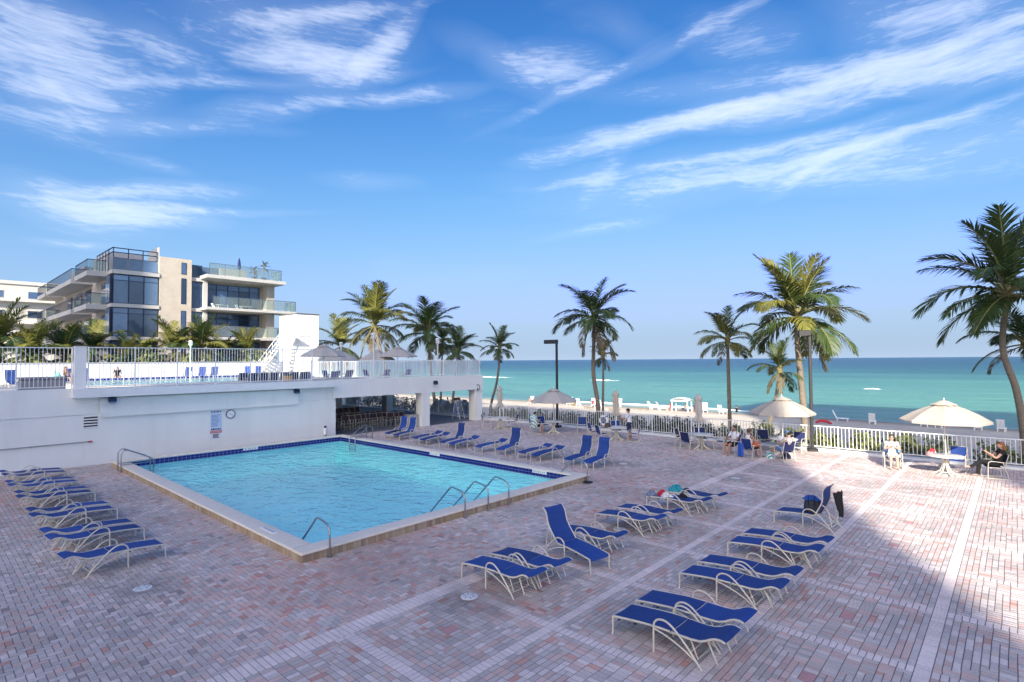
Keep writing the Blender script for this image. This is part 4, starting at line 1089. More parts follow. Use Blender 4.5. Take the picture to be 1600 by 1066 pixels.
# far white block
fb_ = thing('white_apartment_block', 'plain cream apartment block far behind at the left edge', 'building', (0, 110, 0))
cream = M('cream render', (.62, .60, .53), .85, var=.06, vs=.5)
MB().box(-20, 15.2, 0, 14, 0, 16.4).build('wall', cream, fb_)
for z in (4.2, 7.4, 10.6, 13.9): MB().box(-20, 15.2, -.9, -.003, z - .12, z + .12).build('floor_slab', cream, fb_)
for z in (4.9, 8.2, 11.4, 14.3):
    for k in range(9):
        x = -14 + k * 3.2 - (k % 2) * .5
        w = MB().box(x, x + (1.7 if k % 2 == 0 else 1.0), -.05, -.004, z, z + 1.15).build('window', aslab, fb_)
        MB().box(x + .07, x + (1.63 if k % 2 == 0 else .93), -.075, -.052, z + .07, z + 1.08).build('pane', win_glass, w)
MB().box(-20.2, 15.4, -.2, 14.2, 16.403, 16.9).build('parapet', cream, fb_)

# ------------------------------------------------------------------ palms
def frond_mesh(a0, droop, mat, seed, ll=.35, hang=.45, n=62, ragged=.1):
    rnd = random.Random(seed); b = MB(); pts = []; x = z = 0.0; y = 0.0; K = 16; tn = []
    side = rnd.uniform(-.25, .25)
    for k in range(K + 1):
        s = k / K; a = R(a0 - droop * s ** 1.25); pts.append(Vector((x, y, z))); tn.append(Vector((math.cos(a), side * s, math.sin(a))).normalized())
        x += math.cos(a) / K; z += math.sin(a) / K; y += side * s / K
    b.mi = 1
    b.tube(pts, [.016 * (1 - .85 * k / K) + .002 for k in range(K + 1)], 5)
    b.mi = 0
    for i in range(n):
        s = .14 + .86 * (i + .5) / n
        f = s * K; k = min(int(f), K - 1); p = pts[k].lerp(pts[k + 1], f - k); t = tn[k]
        sidev = t.cross(Vector((0, 0, 1)));
        sidev = sidev.normalized() if sidev.length > .05 else Vector((0, 1, 0))
        upv = sidev.cross(t).normalized()
        L0 = ll * (math.sin(PI * min(1, (.10 + .90 * s)) ** .85) ** .6 * .9 + .12)
        for sg_ in (-1, 1):
            if rnd.random() < ragged: continue
            L = L0 * rnd.uniform(.8, 1.12)
            sw = .55 + .5 * s + rnd.uniform(-.12, .12)          # sweep towards the tip
            d = (sidev * sg_ * math.cos(sw) + t * math.sin(sw) + upv * rnd.uniform(.05, .35)).normalized()
            g = Vector((0, 0, -1))
            m1 = p + d * L * .5 + g * L * hang * .18
            d2 = (d + g * hang * rnd.uniform(.8, 1.5)).normalized()
            tip = m1 + d2 * L * .52
            wv = (t - d * t.dot(d)).normalized() * .0098
            b.add([p - wv * .6, p + wv * .6, m1 + wv, m1 - wv, tip], [(0, 1, 2, 3), (3, 2, 4)])
    return b.mesh('frond', [mat, rachis_m])
FR = {}
def frset(key, specs, mat, **k):
    FR[key] = [frond_mesh(a, d, mat, hash((key, i)) % 999 if False else 31 * i + len(key), **k) for i, (a, d) in enumerate(specs)]
frset('up_g', ((82, 30), (74, 48), (66, 60), (60, 78)), frond_g, hang=.35)
frset('mid_g', ((48, 70), (40, 88), (30, 70), (24, 95)), frond_g, hang=.6)
frset('low_g', ((8, 62), (0, 75), (-12, 55), (-20, 60)), frond_g, hang=.8, ragged=.2)
frset('up_yy', ((80, 34), (70, 55), (62, 70)), frond_y, hang=.35)
frset('mid_yy', ((46, 75), (36, 85), (26, 80)), frond_y, hang=.6)
frset('low_yy', ((6, 62), (-8, 65), (-18, 55)), frond_y, hang=.8, ragged=.2)
frset('dry_d', ((-25, 55), (-45, 40), (-60, 28)), frond_d, hang=.7, ragged=.5, ll=.26)
nut_me = MB().ball((0, 0, 0), (.11, .11, .14), 10, 7).mesh('coconut', nut_m, smooth=True)
def palm(name, label, crown, base, Rr, mix, seed, bend=(0, 0), r0=.17, nuts=0, group='coconut palms', nf=24, via=None):
    rnd = random.Random(seed); Rr *= .84; nf = int(nf * .84)
    t = thing(name, label, 'palm tree', base, group=group)
    C = Vector(crown) - Vector(base)
    ctrl = [Vector((0, 0, -.5)), Vector((0, 0, 0))]
    if via: ctrl += [Vector(q) - Vector(base) for q in via]
    else: ctrl += [C * .35 + Vector((bend[0], bend[1], 0)) * .8, C * .7 + Vector((bend[0], bend[1], 0)) * .7]
    ctrl.append(C)
    ln = C.length
    pts = spline(ctrl, max(5, int(ln * 2.2)))
    m = len(pts)
    rad = [r0 * (1.0 - .42 * (k / m)) * (1.35 - .35 * min(1, k / (m * .12))) * (1 + .045 * (1 if k % 2 else -1)) for k in range(m)]
    MB().tube(pts, rad, 12).build('trunk', trunk_m, t, smooth=True)
    MB().lathe([(r0 * .62, -.25), (r0 * 1.0, -.05), (r0 * 1.15, .12), (r0 * .6, .42), (.02, .55)], 12, C).build('crown_shaft', M('palm fibre', (.20, .16, .07), .9, var=.3, vs=6), t, smooth=True)
    ga = 2.39996
    for k in range(nf):
        u = k / (nf - 1)
        tier = 'up' if u < .30 else ('mid' if u < .66 else 'low')
        c = mix[0] if rnd.random() > mix[2] else mix[1]
        key = tier + '_' + ('g' if c == 'g' else 'yy')
        if tier == 'low' and rnd.random() < mix[3]: key = 'dry_d'
        me = rnd.choice(FR[key])
        az_ = k * ga + rnd.uniform(-.25, .25)
        L = Rr * (1.16 if tier == 'up' else 1.12 if tier == 'mid' else 1.0) * rnd.uniform(.88, 1.1)
        place('frond', me, t, C + Vector((math.cos(az_) * r0 * .4, math.sin(az_) * r0 * .4, .22 - .30 * u)), (rnd.uniform(-.12, .12), rnd.uniform(-.1, .1), az_), L)
    for k in range(nuts):
        a = rnd.uniform(0, 2 * PI); place('coconut', nut_me, t, C + Vector((math.cos(a) * .27, math.sin(a) * .27, -.12 - rnd.random() * .22)), (rnd.random(), rnd.random(), 0))
    return t
G1 = ('g', 'y', .12, .12)
palm('coconut_palm', 'bent dark palm beside the end column of the terrace wing', (32.5, 31.2, 5.45), (32.5, 32.3, -.75), 1.95, ('g', 'y', .08, .05), 1, r0=.13, via=[(32.5, 32.2, .8), (32.5, 31.55, 2.6), (32.5, 31.25, 4.2)], nf=22)
palm('coconut_palm', 'tallest dark palm in the middle, with hanging coconuts', (33, 22.25, 7.35), (33, 22.05, -.8), 3.45, ('g', 'y', .03, .12), 2, r0=.19, nuts=8, via=[(33, 22.0, 1.2), (33, 22.35, 3.4), (33, 22.3, 5.6)], nf=26)
palm('coconut_palm', 'slim young palm with a yellow heart right behind the tallest one', (34, 22.15, 4.75), (34, 22.3, -.9), 1.25, ('y', 'g', .35, .6), 3, r0=.11, nf=15)
palm('coconut_palm', 'slender sunlit palm behind the table with the closed umbrella', (35, 13.5, 5.6), (35, 13.45, -1.1), 2.25, ('y', 'g', .5, .1), 4, r0=.15, nf=22)
palm('coconut_palm', 'large sunlit palm with drooping yellowed fronds beside the lamp post', (34, 9.12, 6.8), (34, 8.8, -.95), 3.95, ('y', 'g', .35, .2), 5, r0=.22, nuts=5, via=[(34, 8.9, 1.5), (34, 9.05, 3.8), (34, 9.15, 5.4)], nf=34)
palm('coconut_palm', 'small leaning palm with shaggy dry fronds beneath the large sunlit palm', (33.4, 9.95, 3.75), (33.4, 10.9, -.85), 1.85, ('g', 'y', .3, .75), 6, r0=.14, via=[(33.4, 10.6, .6), (33.4, 10.2, 2.2)], nf=20)
palm('coconut_palm', 'big dark palm with a curved trunk at the right edge', (34, .22, 7.35), (34, -.1, -.95), 4.0, ('g', 'y', .06, .06), 7, r0=.185, nuts=7, via=[(34, -.15, 1.0), (34, .05, 3.0), (34, .45, 4.9)], nf=28)
palm('coconut_palm', 'smaller dark palm half cut off behind the big one at the right edge', (38, -.35, 5.1), (38, -1.6, -1.5), 2.8, ('g', 'y', .1, .2), 8, r0=.16, nf=20)
palm('coconut_palm', 'low dark palm behind the glass balustrade of the terrace', (36, 40.1, 5.3), (36, 41.3, -1.2), 2.75, ('g', 'y', .1, .1), 9, r0=.15, nf=24)
palm('coconut_palm', 'broad dark palm behind the terrace umbrellas', (37, 46.1, 7.4), (37, 44.7, -1.4), 4.3, ('g', 'y', .12, .2), 10, r0=.2, nf=28)
palm('coconut_palm', 'tall green palm behind the terrace lamp', (34, 51.5, 8.4), (34, 47.5, -.95), 4.9, ('g', 'y', .45, .25), 11, r0=.22, nf=30)
palm('coconut_palm', 'sunlit yellow green palm right of the white stair tower', (34, 58.5, 6.2), (34, 55, -.95), 3.8, ('y', 'g', .3, .3), 12, r0=.18, nf=24)
palm('coconut_palm', 'yellowish palm top between the two dark palms on the terrace skyline', (40, 47.2, 6.5), (40, 47.6, -1.7), 2.5, ('y', 'g', .3, .3), 13, r0=.15, nf=20)
LP = [((4.9, 62, 7.3), 'leftmost dark palm under the cream apartment block', 'g', 3.4), ((6.8, 61, 6.2), 'arching yellow palm low at the left edge', 'y', 3.0), ((9.1, 62, 6.0), 'dark palm below the receding balconies', 'g', 3.2),
      ((11.2, 63, 6.7), 'dark palm left of the lowest glass bay', 'g', 3.0), ((13.4, 61, 5.7), 'low green palm in front of the lowest glass bay', 'y', 2.6), ((17.7, 62, 6.7), 'sunlit palm before the stone panel', 'y', 3.3),
      ((19.8, 61, 7.0), 'sunlit palm right of the stone panel', 'y', 3.1), ((22.3, 62.5, 6.0), 'low sunlit palm under the apartment balconies', 'y', 2.7), ((24.2, 61, 6.4), 'sunlit palm left of the outdoor stair', 'y', 2.8), ((15.4, 62.5, 5.6), 'low palm between the glass bay and the stone panel', 'g', 2.6)]
for i, (c, l, k, r_) in enumerate(LP):
    palm('feather_palm', l, (c[0], c[1], c[2] - 1.15), (c[0] + random.uniform(-.3, .3), c[1], 0), r_ * 1.12, (k, 'g' if k == 'y' else 'y', .3, .25), 40 + i, r0=.18, group='palms in front of the apartment block', nf=27)
for i, (x, z, l) in enumerate(((28.3, 15.55, 'dark potted palm on the apartment roof terrace, the left one'), (29.5, 16.25, 'sunlit potted palm on the apartment roof terrace, the right one'))):
    t = palm('potted_palm', l, (x, 69, z), (x, 69, 14.9), .85, ('g', 'y', .2, .1) if i == 0 else ('y', 'g', .2, .1), 70 + i, r0=.05, group='potted palms on the roof terrace', nf=14)
    MB().lathe([(.22, -.5), (.32, .1), (.28, .1)], 12).build('pot', frame_blue, t, smooth=True)

# ------------------------------------------------------------------ hedge plants
def shrub(label, x, y, z, rx, ry, h, n, seed, mat, leaf=.085):
    rnd = random.Random(seed); t = thing('sea_grape_shrub', label, 'shrub', (x, y, z), group='shrubs along the beach fence')
    b = MB()
    for k in range(n):
        a = rnd.uniform(0, 2 * PI); q = rnd.random() ** .45; hh_ = rnd.random() ** .7
        taper = 1 - .45 * hh_ ** 2
        p = Vector((math.cos(a) * rx * q * taper, math.sin(a) * ry * q * taper, h * (.08 + .92 * hh_) * (1 + .22 * math.sin(3 * a + seed) * hh_)))
        nrm = Vector((math.cos(a) * .5 + rnd.uniform(-.6, .6), math.sin(a) * .5 + rnd.uniform(-.6, .6), rnd.uniform(.1, 1))).normalized()
        u_ = nrm.orthogonal().normalized(); u_.rotate(Matrix.Rotation(rnd.uniform(0, 6.28), 3, nrm)); w_ = nrm.cross(u_)
        s_ = leaf * rnd.uniform(.6, 1.25)
        b.add([p - u_ * s_, p + w_ * s_ * .75 + u_ * .1 * s_, p + u_ * s_ * 1.05, p - w_ * s_ * .75 + u_ * .1 * s_], [(0, 1, 2, 3)])
    b.build('foliage', mat, t)
    s_ = MB()
    for k in range(5):
        a = k * 1.3 + seed; s_.tube([(0, 0, -.3), (math.cos(a) * rx * .4, math.sin(a) * ry * .4, h * .4), (math.cos(a) * rx * .6, math.sin(a) * ry * .6, h * .8)], [.02, .014, .006], 5)
    s_.build('stems', stem_m, t)
ORD = ['first', 'second', 'third', 'fourth', 'fifth', 'sixth', 'seventh', 'eighth', 'ninth', 'tenth', 'eleventh', 'twelfth', 'thirteenth', 'fourteenth', 'fifteenth', 'sixteenth', 'seventeenth', 'eighteenth', 'nineteenth', 'twentieth', 'twenty first', 'twenty second', 'twenty third', 'twenty fourth', 'twenty fifth', 'twenty sixth']
for i in range(22):
    y = -2.2 + i * 1.55 + random.uniform(-.2, .2)
    lit = y < 12.5  # sun and shade go into the leaf colour along the fence
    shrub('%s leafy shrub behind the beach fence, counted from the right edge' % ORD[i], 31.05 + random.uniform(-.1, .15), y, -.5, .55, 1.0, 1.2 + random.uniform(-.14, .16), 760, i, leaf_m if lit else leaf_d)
for i in range(13):
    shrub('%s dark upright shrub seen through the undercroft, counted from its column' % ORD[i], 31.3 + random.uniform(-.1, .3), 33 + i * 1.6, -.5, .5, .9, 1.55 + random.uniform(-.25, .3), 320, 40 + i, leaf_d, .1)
for i in range(8):
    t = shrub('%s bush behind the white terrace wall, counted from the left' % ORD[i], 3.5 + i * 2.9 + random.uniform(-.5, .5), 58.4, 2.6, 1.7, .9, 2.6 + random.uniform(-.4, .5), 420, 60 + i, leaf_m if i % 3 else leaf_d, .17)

# ------------------------------------------------------------------ sun loungers
def tube_mesh(name, paths, r, mat, n=7):
    b = MB()
    for p_ in paths: b.tube(p_, r, n)
    return b.mesh(name, mat, smooth=True)
HW = .285
seat_p = [(-.005, .268), (.0, .296), (.025, .310), (.2, .330), (.4, .352), (.6, .372), (.8, .385), (1.02, .388)]
back_p = [(1.045, .388), (1.2, .384), (1.38, .386), (1.52, .400), (1.62, .436), (1.70, .480), (1.78, .510), (1.86, .514), (1.93, .496)]
HX, HZ = 1.035, .388
def make_lounger(name, back_deg):
    t = bpy.data.objects.new(name, None); COL.objects.link(t)
    c, s = math.cos(R(back_deg)), math.sin(R(back_deg))
    def rb(x, z):
        dx, dz = x - HX, z - HZ
        return (HX + dx * c * .93 - dz * s, HZ + dx * s * .93 + dz * c)
    bp_ = [rb(*q) for q in back_p]
    place('seat_sling', MB().sheet([(x, z + .006) for x, z in seat_p], -HW + .008, HW - .008, .010, 4, .012).mesh('seat_sling', blue_sling, True), t)
    place('back_sling', MB().sheet([(x, z + .006) for x, z in bp_], -HW + .008, HW - .008, .010, 4, .012).mesh('back_sling', blue_sling, True), t)
    for sg_ in (-1, 1):
        y = sg_ * HW
        place('side_rail', tube_mesh('side_rail', [[(x, y, z - .004) for x, z in seat_p[1:]], [(x, y, z - .004) for x, z in bp_]], .0165, cream_tube), t)
        ya = sg_ * (HW + .034)
        arm = spline([(.755, ya, 0), (.76, ya, .2), (.765, ya, .40), (.79, ya, .475), (.86, ya, .525), (.97, ya, .530), (1.08, ya, .475), (1.22, ya, .355), (1.38, ya, .185), (1.53, ya, .0)], 3)
        place('arm', tube_mesh('arm', [arm], .0155, cream_tube), t)
        place('brace', tube_mesh('brace', [spline([(.77, ya - sg_ * .012, .355), (1.0, ya - sg_ * .012, .30), (1.25, ya - sg_ * .012, .20), (1.45, ya - sg_ * .012, .085)], 3), [(.765, ya, .375), (.765, y, .372)], [(1.36, y * .98, .205), (1.36, ya, .205)]], .013, cream_tube, 6), t)
        place('foot_leg', tube_mesh('foot_leg', [spline([(.03, y, .305), (.005, y, .29), (.0, y, .22), (.0, y, .10), (-.012, y, .0)], 3)], .0155, cream_tube), t)
    place('cross_bar', tube_mesh('cross_bar', [[(.03, -HW, .285), (.03, HW, .285)], [(.72, -HW, .355), (.72, HW, .355)], [(1.03, -HW, .365), (1.03, HW, .365)], [(1.36, -HW - .02, .205), (1.36, HW + .02, .205)]], .012, cream_tube, 6), t)
    if back_deg < 5:
        pr = [[(1.30, -.21, .372), (1.42, -.21, .09), (1.42, .21, .09), (1.30, .21, .372)], [(1.60, -.24, .405), (1.73, -.24, .13)], [(1.60, .24, .405), (1.73, .24, .13)]]
    else:
        q = rb(1.42, .386)
        pr = [spline([(q[0], y, q[1] - .02), (q[0] + .13, y, q[1] - .12), (q[0] + .20, y, max(.2, q[1] * .45)), (1.42, y, .16)], 4) for y in (-.23, .23)] + [[(1.43, -.23, .17), (1.43, .23, .17)]]
    place('rear_prop', tube_mesh('rear_prop', pr, .0125, cream_tube, 6), t)
    for k, x in enumerate((.12, .42, .72)):
        for sg_ in (-1, 1): place('sling_clip', MB().box(x - .02, x + .02, sg_ * HW - .012, sg_ * HW + .012, .268 + .06 * k * .5, .282 + .06 * k * .5).mesh('sling_clip', black_m), t)
    return t
PROTO = {0: make_lounger('sun_lounger', 0), 55: make_lounger('sun_lounger', 47), 62: make_lounger('sun_lounger', 62)}
USED = set()
def lounger(ang, fx_, fy_, head, side, label, group):
    # (fx_, fy_) is the foot end of the rail nearest the viewer; head is the heading from foot to head in degrees
    if ang not in USED: o = PROTO[ang]; USED.add(ang)
    else: o = copy_tree(PROTO[ang])
    a = R(head); ny = (-math.sin(a), math.cos(a)); k = -1 if side == 'L' else 1
    o.location = (fx_ + ny[0] * HW * k, fy_ + ny[1] * HW * k, 0); o.rotation_euler = (0, 0, a)
    tag(o, label, 'sun lounger', group)
    return o
gR = 'blue loungers in the right row'; gC = 'blue loungers in the centre row'; gL = 'blue loungers in the left row by the white wall'; gB = 'blue loungers in the row behind the pool'
jr = lambda s: random.uniform(-s, s)
for i, (x, y, h) in enumerate(((7.85, 5.0, -91.2), (8.62, 5.02, -91.0), (10.27, 5.0, -91.6), (11.09, 4.99, -92.0), (12.72, 5.0, -91.2), (13.56, 5.0, -93.5))):
    lounger(0, x, y, h, 'R', '%s flat blue lounger of the right row, counted from the viewer' % ORD[i], gR)
lounger(62, 16.12, 5.04, -96, 'R', 'blue lounger with raised back at the far end of the right row', gR)
for i, (x, y, h) in enumerate(((7.8, 8.61, -91.5), (8.58, 8.58, -93.5))):
    lounger(0, x, y, h, 'R', ['nearest flat blue lounger of the centre row, by the drain cover', 'second flat blue lounger of the centre row, beside the nearest one'][i], gC)
lounger(55, 9.69, 6.71, 79, 'L', 'blue lounger with raised back in the centre row, turned the other way', gC)
lounger(0, 10.80, 8.62, -91, 'R', 'flat blue lounger partly hidden behind the raised one in the centre row', gC)
for i, (x, y, h) in enumerate(((12.68, 8.6, -92), (13.56, 8.55, -94.5), (15.29, 8.47, -96), (16.2, 8.35, -98))):
    lounger(0, x, y, h, 'R', ['flat blue lounger over the far drain cover, nearer of its pair', 'flat blue lounger over the far drain cover, farther of its pair', 'blue lounger strewn with colourful clothes', 'farthest blue lounger of the centre row, with a teal towel at its foot'][i], gC)
for i, (x, y, h) in enumerate(((4.06, 14.66, -174), (4.09, 16.51, -173), (4.08, 17.28, -172), (4.1, 19.28, -172), (4.13, 20.1, -171), (4.13, 22.29, -171), (4.17, 23.1, -170), (4.15, 24.66, -170), (4.15, 25.43, -170), (4.2, 27.18, -170), (4.2, 28.0, -170))):
    lounger(0, x, y, h, 'L', '%s blue lounger of the left row, counted from the viewer' % ORD[i], gL)
BL = [(62, 18.85, 26.85, 5), (62, 18.75, 25.9, 4), (0, 18.67, 24.08, -2), (0, 18.55, 23.22, 0), (62, 18.65, 21.75, -3), (0, 18.61, 20.97, -1), (0, 18.74, 19.19, -5), (62, 18.95, 17.85, 6), (0, 18.85, 16.45, -7), (0, 18.76, 15.56, -3), (62, 18.85, 13.82, -4), (62, 18.83, 12.82, 0)]
for i, (bk, x, y, h) in enumerate(BL):
    lounger(bk, x, y, h, 'R', '%s blue lounger in the row behind the pool, counted from the left%s' % (ORD[i], ', back raised' if bk else ', lying flat'), gB)

# things left on loungers
def crumple(name, label, cat, loc, size, mat, seed, parent=None, amp=.3, rz=0):
    rnd = random.Random(seed); b = MB(); n, m = 18, 10
    ph = [rnd.uniform(0, 6.28) for _ in range(8)]
    v = []; f = []
    for i in range(m + 1):
        th = PI / 2 * i / m
        for k in range(n):
            a = 2 * PI * k / n
            q = 1 + amp * (.5 * math.sin(3 * a + ph[0] + 2 * th) + .35 * math.sin(5 * a + ph[1] - 4 * th) + .3 * math.sin(8 * a + ph[2] + 5 * th) + .25 * math.sin(9 * th + ph[3] + 2 * a))
            v.append((size[0] * math.cos(a) * math.cos(th) * q, size[1] * math.sin(a) * math.cos(th) * q, size[2] * math.sin(th) * (1 + amp * .9 * math.sin(4 * a + ph[4] + 3 * th))))
    for i in range(m):
        for k in range(n): f.append((i * n + k, i * n + (k + 1) % n, (i + 1) * n + (k + 1) % n, (i + 1) * n + k))
    f.append(tuple(range(n - 1, -1, -1)))
    b.add(v, f)
    o = b.build(name, mat, parent, loc, (0, 0, rz), smooth=True)
    return tag(o, label, cat) if label else o
crumple('clothing', 'grey blue clothes at the foot of the cluttered lounger', 'clothing', (15.5, 8.42, .315), (.24, .16, .12), grey_cloth, 1, rz=.5)
crumple('clothing', 'red garment lying on the cluttered lounger', 'clothing', (15.62, 8.12, .335), (.16, .12, .14), red_m, 2)
crumple('clothing', 'white garment lying on the cluttered lounger', 'clothing', (15.45, 7.88, .345), (.2, .17, .12), cloth_w, 3, rz=1)
crumple('towel', 'teal towel heaped on the farthest lounger of the centre row', 'towel', (16.42, 8.05, .335), (.26, .22, .16), teal_m, 4, rz=.4)
crumple('clothing', 'navy clothes beside the teal towel on the far lounger', 'clothing', (16.45, 7.72, .345), (.2, .14, .10), cloth_n, 5)
crumple('hat', 'small dark cap on the cluttered lounger', 'cap', (15.6, 7.45, .375), (.11, .13, .12), cloth_k, 6, amp=.15)
crumple('towel', 'dark towel on the first raised lounger behind the pool', 'towel', (19.35, 27.05, .335), (.3, .2, .10), cloth_n, 7)
bg_ = thing('beach_bag', 'navy and grey beach bag on the raised lounger of the right row', 'bag', (16.33, 4.12, .385))
bbm = MB(); n_ = 20
v = []; f = []
for i, (q, z) in enumerate(((.9, 0), (1.05, .06), (1.08, .18), (.95, .30), (.80, .36), (.6, .37))):
    for k in range(n_):
        a = 2 * PI * k / n_; w_ = 1 + .06 * math.sin(5 * a + i)
        v.append((.13 * q * w_ * math.cos(a), .21 * q * w_ * math.sin(a), z + .02 * math.sin(3 * a + 1)))
for i in range(5):
    for k in range(n_): f.append((i * n_ + k, i * n_ + (k + 1) % n_, (i + 1) * n_ + (k + 1) % n_, (i + 1) * n_ + k))
f += [tuple(range(n_ - 1, -1, -1)), tuple(range(5 * n_, 6 * n_))]
bbm.add(v, f); bbm.build('body', M('charcoal canvas', (.05, .055, .07), .9, var=.2, vs=9, bump=.3, bs=90), bg_, smooth=True)
crumple('towel', None, None, (0, .02, .33), (.15, .19, .10), cloth_bl, 8, bg_)
for sy in (-.07, .07): MB().tube(spline([(-.12, sy, .2), (-.15, sy, .34), (-.05, sy, .44), (.06, sy, .40)], 4), .011, 6).build('handle', black_m, bg_, smooth=True)
# dark shirt hung over the raised back
hs_ = thing('shirt', 'black shirt hanging over the raised lounger back', 'shirt', (16.30, 3.535, 1.03), R(-6))
sv = []; sf = []
for i in range(9):
    for k in range(13):
        u_, w_ = k / 12, i / 8
        sv.append((.34 * (u_ - .5) * (1 - .25 * w_) + .02 * math.sin(9 * w_ + 3 * u_), .02 * math.sin(14 * u_ + 2 * w_) - .06 - .03 * w_, -.62 * w_ + .03 * math.sin(7 * u_)))
for i in range(8):
    for k in range(12): sf.append((i * 13 + k, i * 13 + k + 1, (i + 1) * 13 + k + 1, (i + 1) * 13 + k))
so_ = MB().add(sv, sf).build('body', cloth_k, hs_, smooth=True)
md = so_.modifiers.new('thick', 'SOLIDIFY'); md.thickness = .025
MB().tube([(-.2, -.02, 0), (-.28, -.09, -.2), (-.25, -.12, -.42)], [.06, .055, .04], 8, sq=.5).build('sleeve', cloth_k, hs_, smooth=True)

# ------------------------------------------------------------------ dining chairs
def make_chair(name, fab):
    t = bpy.data.objects.new(name, None); COL.objects.link(t)
    w = .27
    place('seat_sling', MB().sheet([(.24, .418), (.2, .432), (.0, .42), (-.18, .41), (-.22, .412)], -w + .01, w - .01, .010, 4, .015).mesh('seat_sling', fab, True), t)
    place('back_sling', MB().sheet([(-.225, .47), (-.25, .56), (-.29, .72), (-.335, .90), (-.345, .905)], -w + .01, w - .01, .010, 4, .0).mesh('back_sling', fab, True), t)
    for sg_ in (-1, 1):
        y = sg_ * w
        place('side_frame', tube_mesh('side_frame', [[(.25, y, .418), (.0, y, .415), (-.21, y, .41), (-.235, y, .50), (-.29, y, .72), (-.345, y, .915)]], .0145, cream_tube), t)
        ya = sg_ * (w + .03)
        place('arm', tube_mesh('arm', [spline([(.30, ya, .0), (.285, ya, .35), (.27, ya, .58), (.22, ya, .635), (.1, ya, .645), (-.12, ya, .625), (-.275, ya, .615)], 3)], .0145, cream_tube), t)
        place('rear_leg', tube_mesh('rear_leg', [spline([(-.16, ya, .62), (-.23, ya, .35), (-.33, ya, .0)], 3), [(.298, ya, .02), (-.32, ya, .02)]], .0145, cream_tube), t)
    place('cross_bar', tube_mesh('cross_bar', [[(.2, -w - .03, .395), (.2, w + .03, .395)], [(-.2, -w - .03, .395), (-.2, w + .03, .395)], [(-.345, -w, .912), (-.345, w, .912)]], .012, cream_tube, 6), t)
    return t
CH = {'b': make_chair('patio_chair', blue_sling), 'n': make_chair('patio_chair', navy_sling), 'd': make_chair('stacking_chair', brown_sling)}
CHU = set()
def chair(x, y, deg, label, kind='b', group='blue patio chairs round the tables', z=0, tilt=0):
    if kind not in CHU: o = CH[kind]; CHU.add(kind)
    else: o = copy_tree(CH[kind])
    o.location = (x, y, z); o.rotation_euler = (0, tilt, R(deg))
    return tag(o, label, 'chair', group)
# round table
def make_table():
    t = bpy.data.objects.new('round_table', None); COL.objects.link(t)
    place('table_top', MB().lathe([(.02, .700), (.57, .700), (.60, .712), (.60, .732), (.585, .742), (.02, .743)], 32).mesh('table_top', table_top_m, True), t)
    lg_ = MB().tube(spline([(.10, 0, .70), (.06, 0, .52), (.075, 0, .34), (.17, 0, .14), (.33, 0, .045), (.42, 0, .012)], 4), [.028] * 20 + [.022], 7, sq=1.3).mesh('leg', cream_tube, True)
    for k in range(6): place('leg', lg_, t, (0, 0, 0), (0, 0, k * PI / 3 + .2))
    place('collar', MB().lathe([(.09, .46), (.10, .49), (.10, .53), (.09, .56)], 16).mesh('collar', cream_tube, True), t)
    place('base_ring', MB().tube([(.2 * math.cos(a), .2 * math.sin(a), .12) for a in [k * PI / 10 for k in range(20)]], .014, 6, closed=True).mesh('base_ring', cream_tube, True), t)
    return t
TB = make_table(); tb_used = [False]
def table(x, y, rz, label):
    o = copy_tree(TB) if tb_used[0] else TB; tb_used[0] = True
    o.location = (x, y, 0); o.rotation_euler = (0, 0, rz)
    return tag(o, label, 'table', 'round patio tables on the deck')
